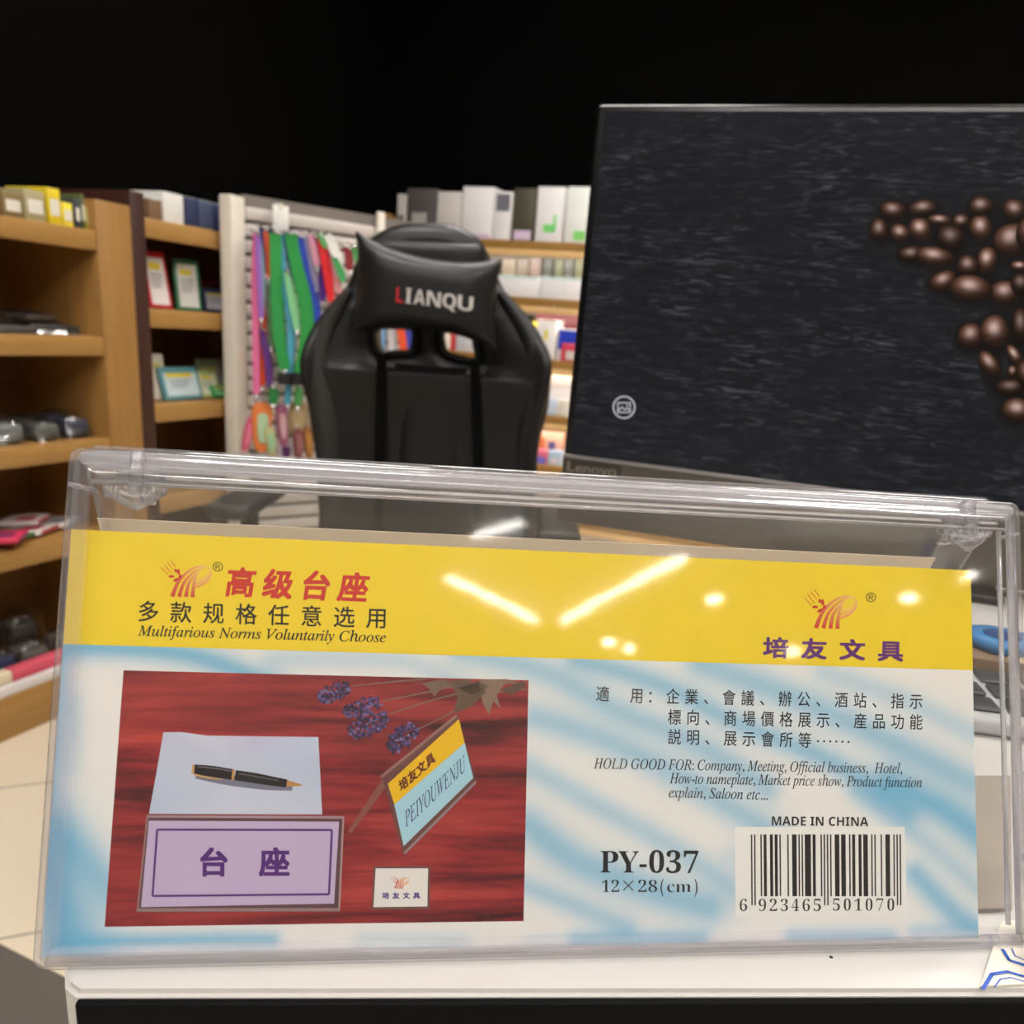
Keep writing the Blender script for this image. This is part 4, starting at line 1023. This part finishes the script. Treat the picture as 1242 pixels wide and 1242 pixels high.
# emblem
def emblem(P, ox, oy, k, rot=0.0, mono=None, dl=0):
    P.y -= dl * .00001
    ca, sa = math.cos(rot), math.sin(rot)
    T = lambda pts: [(ox + (x * ca - y * sa) * k, oy + (x * sa + y * ca) * k) for x, y in pts]
    A, B = mono or (206, 50, 44), mono or (244, 196, 130)
    w_ = lambda *v: [q * k for q in v]
    P.stroke(T([(120, 222), (150, 150), (200, 96), (250, 72), (285, 70)]), w_(22, 17, 13, 10, 7), A, 0, 6, B)
    P.stroke(T([(155, 223), (178, 155), (218, 108), (258, 84), (285, 78)]), w_(20, 15, 11, 8, 4), A, 1, 6, B)
    P.stroke(T([(189, 224), (202, 160), (230, 118), (258, 94)]), w_(20, 15, 9, 4), A, 2, 6, B)
    P.stroke(T([(222, 225), (226, 180), (236, 130), (250, 104)]), w_(21, 17, 12, 4), A, 3, 6, B)
    P.stroke(T([(285, 72), (308, 86), (312, 110), (296, 142), (264, 164), (232, 176)]), w_(7, 8, 10, 11, 10, 8), B, 4, 6, A if mono else (232, 140, 100))
    P.stroke(T([(300, 100), (292, 128), (264, 150), (234, 158)]), w_(3, 7, 8, 7), B, 5, 6, A if mono else (238, 160, 110))
    P.stroke(T([(288, 116), (264, 136), (236, 141)]), w_(3, 6, 5), B, 6)
    for (x, y, rx, ry, an) in ((116, 121, 17, 8, 0), (152, 98, 8, 19, -8), (140, 138, 18, 9, -25), (160, 122, 8, 15, 25), (138, 92, 8, 12, -15)):
        c = T([(x, y)])[0]; P.ell(c, rx * k * .88, ry * k * .82, an + math.degrees(rot), A, 7)
    for a, b in (((64, 76), (98, 112)), ((80, 62), (114, 103)), ((95, 50), (126, 86)), ((112, 40), (138, 74))):
        P.stroke(T([a, b]), 3.2 * k, A, 8)
E_ = Print('emblem', 2); emblem(E_, 180, 670, 1 / 4.14); E_.build()['label'] = 'red wheat ear emblem at left'
E_ = Print('emblem', 2); emblem(E_, 959, 705.5, 1 / 3.94); E_.build()['label'] = 'red wheat ear emblem at right'
for (x, y) in ((264, 688), (1056, 725)):
    P = Print('registered_mark', 2); P.text('®', (x - 6.2, y + 5), (x + 6.2, y + 5.5), 11.6, BLKI); P.build()
P = Print('heading_lettering', 2)
P.cjk('高级台座', (292, 707), (429, 713), 37, RED_, .028, 1.0, .12); P.build()['label'] = 'bold red Chinese heading'
P = Print('black_lettering', 2); P.cjk('多款规格任意选用', (180, 742), (457, 750), 27, BLKI, .008); P.build()
P = Print('italic_lettering', 2); P.text(mathstr('Multifarious Norms Voluntarily Choose', 'ital'), (167, 771), (468, 779), 12.5, BLKI, .008, ref=mathstr('M', 'ital')); P.build()
P = Print('name_lettering', 2); P.cjk('培友文具', (941, 786), (1080, 790), 26, PUR, .03, 1.22); P.build()['label'] = 'bold purple Chinese name'
# right hand text block
P = Print('chinese_text', 2)
P.cjk('適　用：', (731, 842), (793, 845), 20, (30, 30, 34), .004, .84)
DK = (30, 30, 34)
for body, a, b in (('企業、會議、辦公、酒站、指示', (816, 845), (1111, 851)), ('標向、商場價格展示、産品功能', (818, 870), (1111, 876)), ('説明、展示會所等', (818, 894), (976, 898))):
    P.cjk(body, a, b, 20, DK, .005, .84)
for k in range(6): P.ell((992 + k * 7.4, 899 + k * .15), 1.3, 1.3, 0, DK)
P.build()
P = Print('english_text', 2)
for body, a, b in (('HOLD GOOD FOR: Company, Meeting, Official business,  Hotel,', (720, 932), (1094, 938)), ('How-to nameplate, Market price show, Product function', (812, 950), (1118, 955)), ('explain, Saloon etc...', (811, 967), (931, 970))):
    P.text(mathstr(body, 'ital'), a, b, 12.5, (48, 50, 56), .004, ref=mathstr('H', 'ital'))
P.build()
P = Print('origin_lettering', 2); P.text(mathstr('MADE IN CHINA', 'sansbold'), (936, 1001), (1053, 1002), 11, DK); P.build()
P = Print('model_number', 2); P.text(mathstr('PY-037', 'bold'), (728, 1058), (847, 1059), 26, (36, 38, 42), .0, ref=mathstr('P', 'bold')); P.build()
P = Print('size_lettering', 2)
P.text(mathstr('12', 'bold'), (730, 1082), (751, 1082), 15, DK, -.012); P.stroke([(756, 1068), (768, 1080)], 1.2, DK); P.stroke([(768, 1068), (756, 1080)], 1.2, DK)
P.text(mathstr('28', 'bold'), (774, 1082), (797, 1082), 15, DK, -.012)
P.text('(', (801, 1082), (805, 1082), 16, DK); P.text(mathstr('cm', 'bold'), (809, 1082), (838, 1082), 10, DK, -.012); P.text(')', (842, 1082), (846, 1082), 16, DK)
P.build()
# barcode
P = Print('barcode', 2)
P.poly([(891, 1003), (1097, 1003), (1100, 1110), (892, 1112)], (240, 238, 234))
def ean(code):
    L = '0001101 0011001 0010011 0111101 0100011 0110001 0101111 0111011 0110111 0001011'.split()
    Rr = [''.join('1' if c == '0' else '0' for c in q) for q in L]; Gg = [q[::-1] for q in Rr]
    par = 'LLLLLL LLGLGG LLGGLG LLGGGL LGLLGG LGGLLG LGGGLL LGLGLG LGLGGL LGGLGL'.split()[int(code[0])]
    return '101' + ''.join((L if par[i] == 'L' else Gg)[int(code[i + 1])] for i in range(6)) + '01010' + ''.join(Rr[int(c)] for c in code[7:]) + '101'
bits = ean('6923465501070')
i = 0
while i < 95:
    if bits[i] == '1':
        j = i
        while j < 95 and bits[j] == '1': j += 1
        gd = i < 3 or i >= 92 or 45 <= i < 50
        x0, x1 = 910.5 + i * 1.918, 910.5 + (j) * 1.918 - .15; yb_ = 1098 if gd else 1087
        P.poly([(x0, 1012), (x1, 1012), (x1 + .6, yb_), (x0 + .6, yb_)], (26, 24, 26), 1); i = j
    else: i += 1
DG = lambda s: mathstr(s, 'bold')
P.text(DG('6'), (897, 1105), (906, 1105), 15, DK, -.010, dl=2)
for k, c in enumerate('923465'): P.text(DG(c), (920 + k * 13.3, 1105), (929 + k * 13.3, 1105), 15, DK, -.010, dl=2)
for k, c in enumerate('501070'): P.text(DG(c), (1010 + k * 13.2, 1104.5), (1018.5 + k * 13.2, 1104.5), 15, DK, -.010, dl=2)
P.build()

# the product photograph printed on the card
def redwood():
    m = bpy.data.materials.new('printed_red_wood'); m.use_nodes = True
    nt = m.node_tree; b = nt.nodes['Principled BSDF']; b.inputs['Roughness'].default_value = .5; b.inputs['Specular IOR Level'].default_value = .25
    tc = nt.nodes.new('ShaderNodeTexCoord'); mp = nt.nodes.new('ShaderNodeMapping'); mp.inputs['Scale'].default_value = (13, 1, 140)
    n = nt.nodes.new('ShaderNodeTexNoise'); n.inputs['Scale'].default_value = 1; n.inputs['Detail'].default_value = 10; n.inputs['Roughness'].default_value = .62; n.inputs['Distortion'].default_value = .4
    nt.links.new(tc.outputs['Object'], mp.inputs[0]); nt.links.new(mp.outputs[0], n.inputs[0])
    cr = nt.nodes.new('ShaderNodeValToRGB'); el = cr.color_ramp.elements
    el[0].position = .33; el[0].color = (*lin((54, 15, 20)), 1); el[1].position = .72; el[1].color = (*lin((196, 74, 66)), 1)
    e = el.new(.5); e.color = (*lin((146, 42, 46)), 1)
    nt.links.new(n.outputs[0], cr.inputs[0]); nt.links.new(cr.outputs[0], b.inputs['Base Color'])
    return m
P = Print('product_picture', 2)
P.raw([(127, 1124), (635, 1117), (641, 825), (150, 813)], [(0, 1, 2, 3)], (150, 30, 34))
pic = P.build(redwood())
P = Print('pictured_goods', 3); rnd = random.Random(3)
Q = lambda x, y: (120 + x / 2.3, 800 + y / 2.3)           # from the enlarged crop
QQ = lambda *p: [Q(*q) for q in p]
# soft shade patches around the flowers, part of the printed picture
# sheet of paper
paper = [(180, 203), (230, 202), (300, 212), (440, 214), (612, 216), (618, 330), (623, 432), (380, 431), (140, 430), (160, 320)]
P.poly(QQ(*paper), [(196, 200, 222), (204, 206, 226), (210, 210, 230), (198, 196, 222), (196, 206, 230), (190, 200, 222), (200, 206, 226), (206, 210, 228), (190, 200, 222), (196, 204, 226)])
# pen
P.stroke(QQ((272, 318), (330, 330), (390, 340), (470, 350), (540, 356)), [12, 13, 13, 12, 8], (120, 120, 140), 1)
P.stroke(QQ((266, 306), (320, 312), (376, 321)), [12, 13.5, 13], (30, 24, 26), 2)
P.stroke(QQ((380, 322), (440, 331), (490, 340), (524, 345)), [12.5, 12.5, 11, 9.5], (40, 34, 34), 3)
P.stroke(QQ((524, 345), (545, 348), (567, 350)), [8.5, 5, 1.2], (190, 140, 80), 4)
P.stroke(QQ((264, 293), (262, 318)), 3, (206, 160, 100), 5); P.stroke(QQ((376, 306), (373, 336)), 3, (200, 150, 90), 5)
P.stroke(QQ((266, 320), (300, 328), (345, 334)), [2, 2.4, 1], (206, 160, 96), 6)
P.stroke(QQ((276, 298), (330, 304), (370, 311)), 1.6, (110, 104, 110), 6); P.stroke(QQ((390, 318), (450, 328), (500, 337)), 1.4, (104, 100, 100), 6)
# standing plate
P.poly(QQ((134, 433), (684, 436), (672, 702), (106, 704)), (96, 66, 70), 7)
P.poly(QQ((140, 449), (670, 452), (656, 680), (118, 690)), (196, 176, 210), 8)
P.stroke(QQ((134, 437), (684, 440)), 3, (170, 140, 150), 9); P.stroke(QQ((106, 698), (672, 697)), 4, (150, 124, 126), 9); P.stroke(QQ((136, 436), (108, 700)), 2.4, (150, 110, 110), 9); P.stroke(QQ((682, 438), (670, 700)), 2.4, (170, 140, 140), 9)
rect = [(163, 474), (650, 475), (642, 654), (150, 659)]
for a, b in zip(rect, rect[1:] + rect[:1]): P.stroke(QQ(a, b), 2.6, (84, 40, 120), 10)
P.cjk('台座', Q(320, 566), Q(490, 566), 36, (84, 36, 118), .03, 1.05, dl=10)
# leaning tent sign
P.poly(QQ((800, 318), (820, 330), (704, 484), (694, 478)), (140, 84, 76), 7)
P.poly(QQ((790, 330), (1000, 152), (1052, 336), (850, 545)), (110, 70, 66), 8)
P.poly(QQ((806, 346), (1004, 166), (1020, 232), (824, 404)), (240, 190, 24), 9)
P.poly(QQ((824, 404), (1020, 232), (1044, 330), (850, 520)), (168, 212, 228), 9)
P.stroke(QQ((786, 328), (998, 156)), 3.4, (150, 110, 106), 10); P.stroke(QQ((852, 540), (1052, 340)), 3, (150, 130, 130), 10)
P.cjk('培友文具', Q(850, 346), Q(924, 280), 14, (96, 20, 24), .03, 1.0, dl=11, up_dir=(-.30, -.95))
v, f = glyphs(mathstr('PEIYOUWENJU', 'ital'), .0); v = np.array(v); lo, hi = v.min(0), v.max(0)
p0, p1, p2 = np.array(Q(856, 468)), np.array(Q(1026, 306)), np.array(Q(850, 426))
P.raw([p0 + (p1 - p0) * (q[0] - lo[0]) / (hi[0] - lo[0]) + (p2 - p0) * q[1] / hi[1] for q in v], f, (58, 42, 120), 11)
# little card holder
P.poly(QQ((766, 576), (924, 576), (922, 696), (760, 697)), (110, 78, 76), 8); P.poly(QQ((772, 582), (918, 582), (916, 688), (766, 690)), (232, 228, 224), 9)
emblem(P, *Q(802, 594), .086, 0, None, 10); P.y += .0001
P.cjk('培友文具', Q(800, 658), Q(886, 658), 8, (84, 40, 130), .03, 1.1, dl=11)
# stems, leaves and lavender
for a in ([(706, 74), (800, 64), (910, 54)], [(790, 116), (870, 100), (950, 84)], [(810, 152), (900, 122), (1010, 92)], [(890, 194), (960, 160), (1050, 112)], [(940, 80), (1050, 74), (1190, 62)], [(1000, 100), (1100, 92), (1194, 82)], [(1050, 70), (1120, 64), (1160, 58)]):
    P.stroke(QQ(*a), [1.2, 1.6, 2.0], (128, 104, 92), 7)
for pts, c in ([((900, 66), (960, 54), (1000, 70), (950, 86), (936, 104), (924, 84)), (120, 96, 82)], [((980, 60), (1030, 54), (1080, 90), (1040, 130), (990, 150), (1000, 104)), (104, 82, 66)], [((1060, 56), (1140, 54), (1110, 100), (1120, 136), (1100, 116), (1088, 154), (1070, 120)), (138, 112, 96)],
               [((1000, 80), (1060, 60), (1090, 74), (1040, 100)), (78, 58, 48)], [((1120, 84), (1180, 60), (1196, 70), (1150, 100)), (96, 72, 58)]):
    P.poly(QQ(*pts), c, 8)
for (a, b, wdt, n) in (((612, 108), (700, 74), 24, 120), ((684, 150), (785, 114), 24, 130), ((700, 206), (805, 158), 30, 150), ((812, 250), (880, 184), 30, 140)):
    a, b = np.array(a, float), np.array(b, float); d = (b - a) / np.linalg.norm(b - a); nn = np.array([-d[1], d[0]])
    for k in range(n):
        t = rnd.random(); e = (rnd.random() - .5) * 2; q = a + (b - a) * t + nn * e * wdt * (.55 + .45 * math.sin(math.pi * t))
        c = rnd.choice([(58, 42, 78), (78, 58, 110), (44, 34, 56), (96, 78, 130), (66, 50, 92), (120, 104, 150)])
        P.ell(Q(*q), rnd.uniform(1.6, 3.4), rnd.uniform(1.2, 2.2), rnd.uniform(0, 180), c, 9 + k * .02, 7)
P.build()

# the second card, in the rear panel: only its grey back shows
tp = []
for q in ((118, 628), (1135, 676)):
    tp.append(pl(GM, *q, YS))
zt_ = (tp[0][1] + tp[1][1]) / 2
bc = thing('insert_card', 'plain grey backed card inside the rear panel of the clear holder', 'card', GM)
xs = sorted([tp[0][0], tp[1][0]])
def thin_paper():
    m = mat('grey_card_back', (240, 230, 214), .7); nt = m.node_tree; b = nt.nodes['Principled BSDF']; out = [n for n in nt.nodes if n.type == 'OUTPUT_MATERIAL'][0]
    tl = nt.nodes.new('ShaderNodeBsdfTranslucent'); tl.inputs[0].default_value = (*lin((244, 234, 218)), 1); mx = nt.nodes.new('ShaderNodeMixShader'); mx.inputs[0].default_value = .62
    nt.links.new(b.outputs[0], mx.inputs[1]); nt.links.new(tl.outputs[0], mx.inputs[2]); nt.links.new(mx.outputs[0], out.inputs[0]); return m
MB().box(xs[0], xs[1], YS, YS + .0003, .004, min(zt_, H - .012)).build('paper_sheet', thin_paper(), bc)

# ------------------------------------------------------------ things on the counter around the sign
# printed card with blue eight-sided outlines at lower right
ca_, cb_, cc_ = at_z(1188, 1199, ZT), at_z(1204, 1150, ZT), at_z(1300, 1199, ZT)
dv = cc_ - ca_; ang = math.atan2(dv[1], dv[0]) + R(4)
KM = frame((ca_[0], ca_[1], ZT + .0003), ang)
kb = thing('patterned_card', 'cream card printed with blue eight-sided outlines at the counter corner', 'card', KM)
Ki = KM.inverted(); e1 = Ki @ Vector(cb_)
MB().add([(0, 0, 0), (.09, 0, 0), (.09 + e1.x, e1.y * 1.7, 0), (e1.x * 1.7, e1.y * 1.7, 0), (0, 0, .0006), (.09, 0, .0006), (.09 + e1.x, e1.y * 1.7, .0006), (e1.x * 1.7, e1.y * 1.7, .0006)],
         [(3, 2, 1, 0), (4, 5, 6, 7), (0, 1, 5, 4), (1, 2, 6, 5), (2, 3, 7, 6), (3, 0, 4, 7)]).build('card_stock', mat('cream_card', (240, 232, 218), .5), kb)
def kp(x, y): q = Ki @ Vector(at_z(x, y, ZT + .001)); return np.array([q.x, q.y])
mbk = MB()
def kstroke(pts, wd):
    L = [kp(*p) for p in pts]
    for a, b in zip(L[:-1], L[1:]):
        d = (b - a) / np.linalg.norm(b - a); n = np.array([-d[1], d[0]]) * wd / 2; e = d * wd * .2
        q = [a - n - e, b - n + e, b + n + e, a + n - e]; mbk.add([(*v, .0009) for v in q], [(0, 1, 2, 3)])
kstroke([(1192, 1200), (1203, 1182), (1222, 1179), (1246, 1186)], .0011); kstroke([(1206, 1198), (1213, 1188), (1226, 1186), (1246, 1192)], .0004)
kstroke([(1216, 1152), (1224, 1165), (1246, 1172)], .0011); kstroke([(1227, 1151), (1231, 1160), (1246, 1166)], .0004)
mbk.build('blue_outlines', mat('blue_print', (30, 84, 186), .5), kb)
# green grey cap at the right edge
p = at_z(1258, 1172, ZT)
t = thing('jar', 'dark green grey jar cut by the right photo edge near the counter corner', 'jar', frame((p[0] + .003, p[1], ZT + .0014), 0))
MB().lathe([(.0055, 0), (.0062, .001), (.0062, .011), (.0056, .012)], 28).build('jar_body', mat('dark_teal_plastic', (64, 84, 82), .35), t)
MB().lathe([(.0058, .0121), (.0058, .0145), (.004, .015)], 28).build('jar_lid', mat('teal_lid', (50, 70, 68), .3), t)
# things seen through the clear right end
p = at_z(1204, 915, ZT)
t = thing('keyboard', 'pale grey keyboard on the counter behind the right end of sign', 'keyboard', frame((p[0] + .16, p[1] + .045, ZT), R(-9)))
MB().box(-.19, .17, -.05, .05, .0005, .010, bev=.003).build('keyboard_body', mat('pale_keyboard', (176, 176, 178), .4), t)
KEY = mat('dark_key', (58, 60, 62), .5)
for r_ in range(4):
    for c_ in range(15): MB().box(-.182 + c_ * .0232, -.182 + c_ * .0232 + .019, -.042 + r_ * .0215, -.042 + r_ * .0215 + .017, .0102, .0125, bev=.0012).build('key', KEY, t)
p = at_z(1200, 838, ZT)
t = thing('small_box', 'small brown cardboard box under the blue tape behind the sign', 'box', frame((p[0] + .012, p[1], ZT + .0003), R(-8)))
MB().box(-.03, .035, 0, .05, 0, .018, bev=.001).build('carton', mat('brown_cardboard', (120, 98, 78), .7), t)
MB().box(-.004, .008, -.0004, .0504, .0178, .0184).build('closing_tape', mat('tape_tan', (200, 180, 140), .3), t)
t = thing('tape_roll', 'blue tape roll lying on a small brown box behind the sign', 'tape', frame((p[0] + .014, p[1] + .025, ZT + .0190), 0))
MB().lathe([(.018, 0), (.018, .007), (.011, .007)], 28).build('roll', mat('blue_tape', (66, 130, 186), .35), t)
MB().lathe([(.0105, .0072), (.009, .0076)], 24).build('core', mat('navy_core', (40, 70, 120), .5), t)
p = at_z(1229, 1050, ZT)
t = thing('notepad', 'blue covered notepad lying beside the right end of the sign', 'notepad', frame((p[0] + .009, p[1], ZT), R(-24)))
MB().box(0, .05, 0, .07, .0005, .006, bev=.0008).build('pages', WHITE, t)
MB().box(0, .05, 0, .07, .0062, .0072, bev=.0003).build('cover', mat('blue_cover', (40, 76, 170), .35), t)

q_ = [at_z(x, y, ZT) for x, y in ((1140, 1110), (1226, 1106), (1224, 945), (1150, 945))]  # sheet added to paint the shade on the counter under the tent
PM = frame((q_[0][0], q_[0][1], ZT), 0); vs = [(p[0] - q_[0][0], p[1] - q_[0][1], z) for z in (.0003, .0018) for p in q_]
tag(MB().add(vs, [(3, 2, 1, 0), (4, 5, 6, 7), (0, 1, 5, 4), (1, 2, 6, 5), (2, 3, 7, 6), (3, 0, 4, 7)]).build('under_sign_shade', mat('grey_beige_shade', (150, 141, 132), .8), None, PM),
    'added grey beige sheet painting the shade under the right end of sign', 'painted shade')
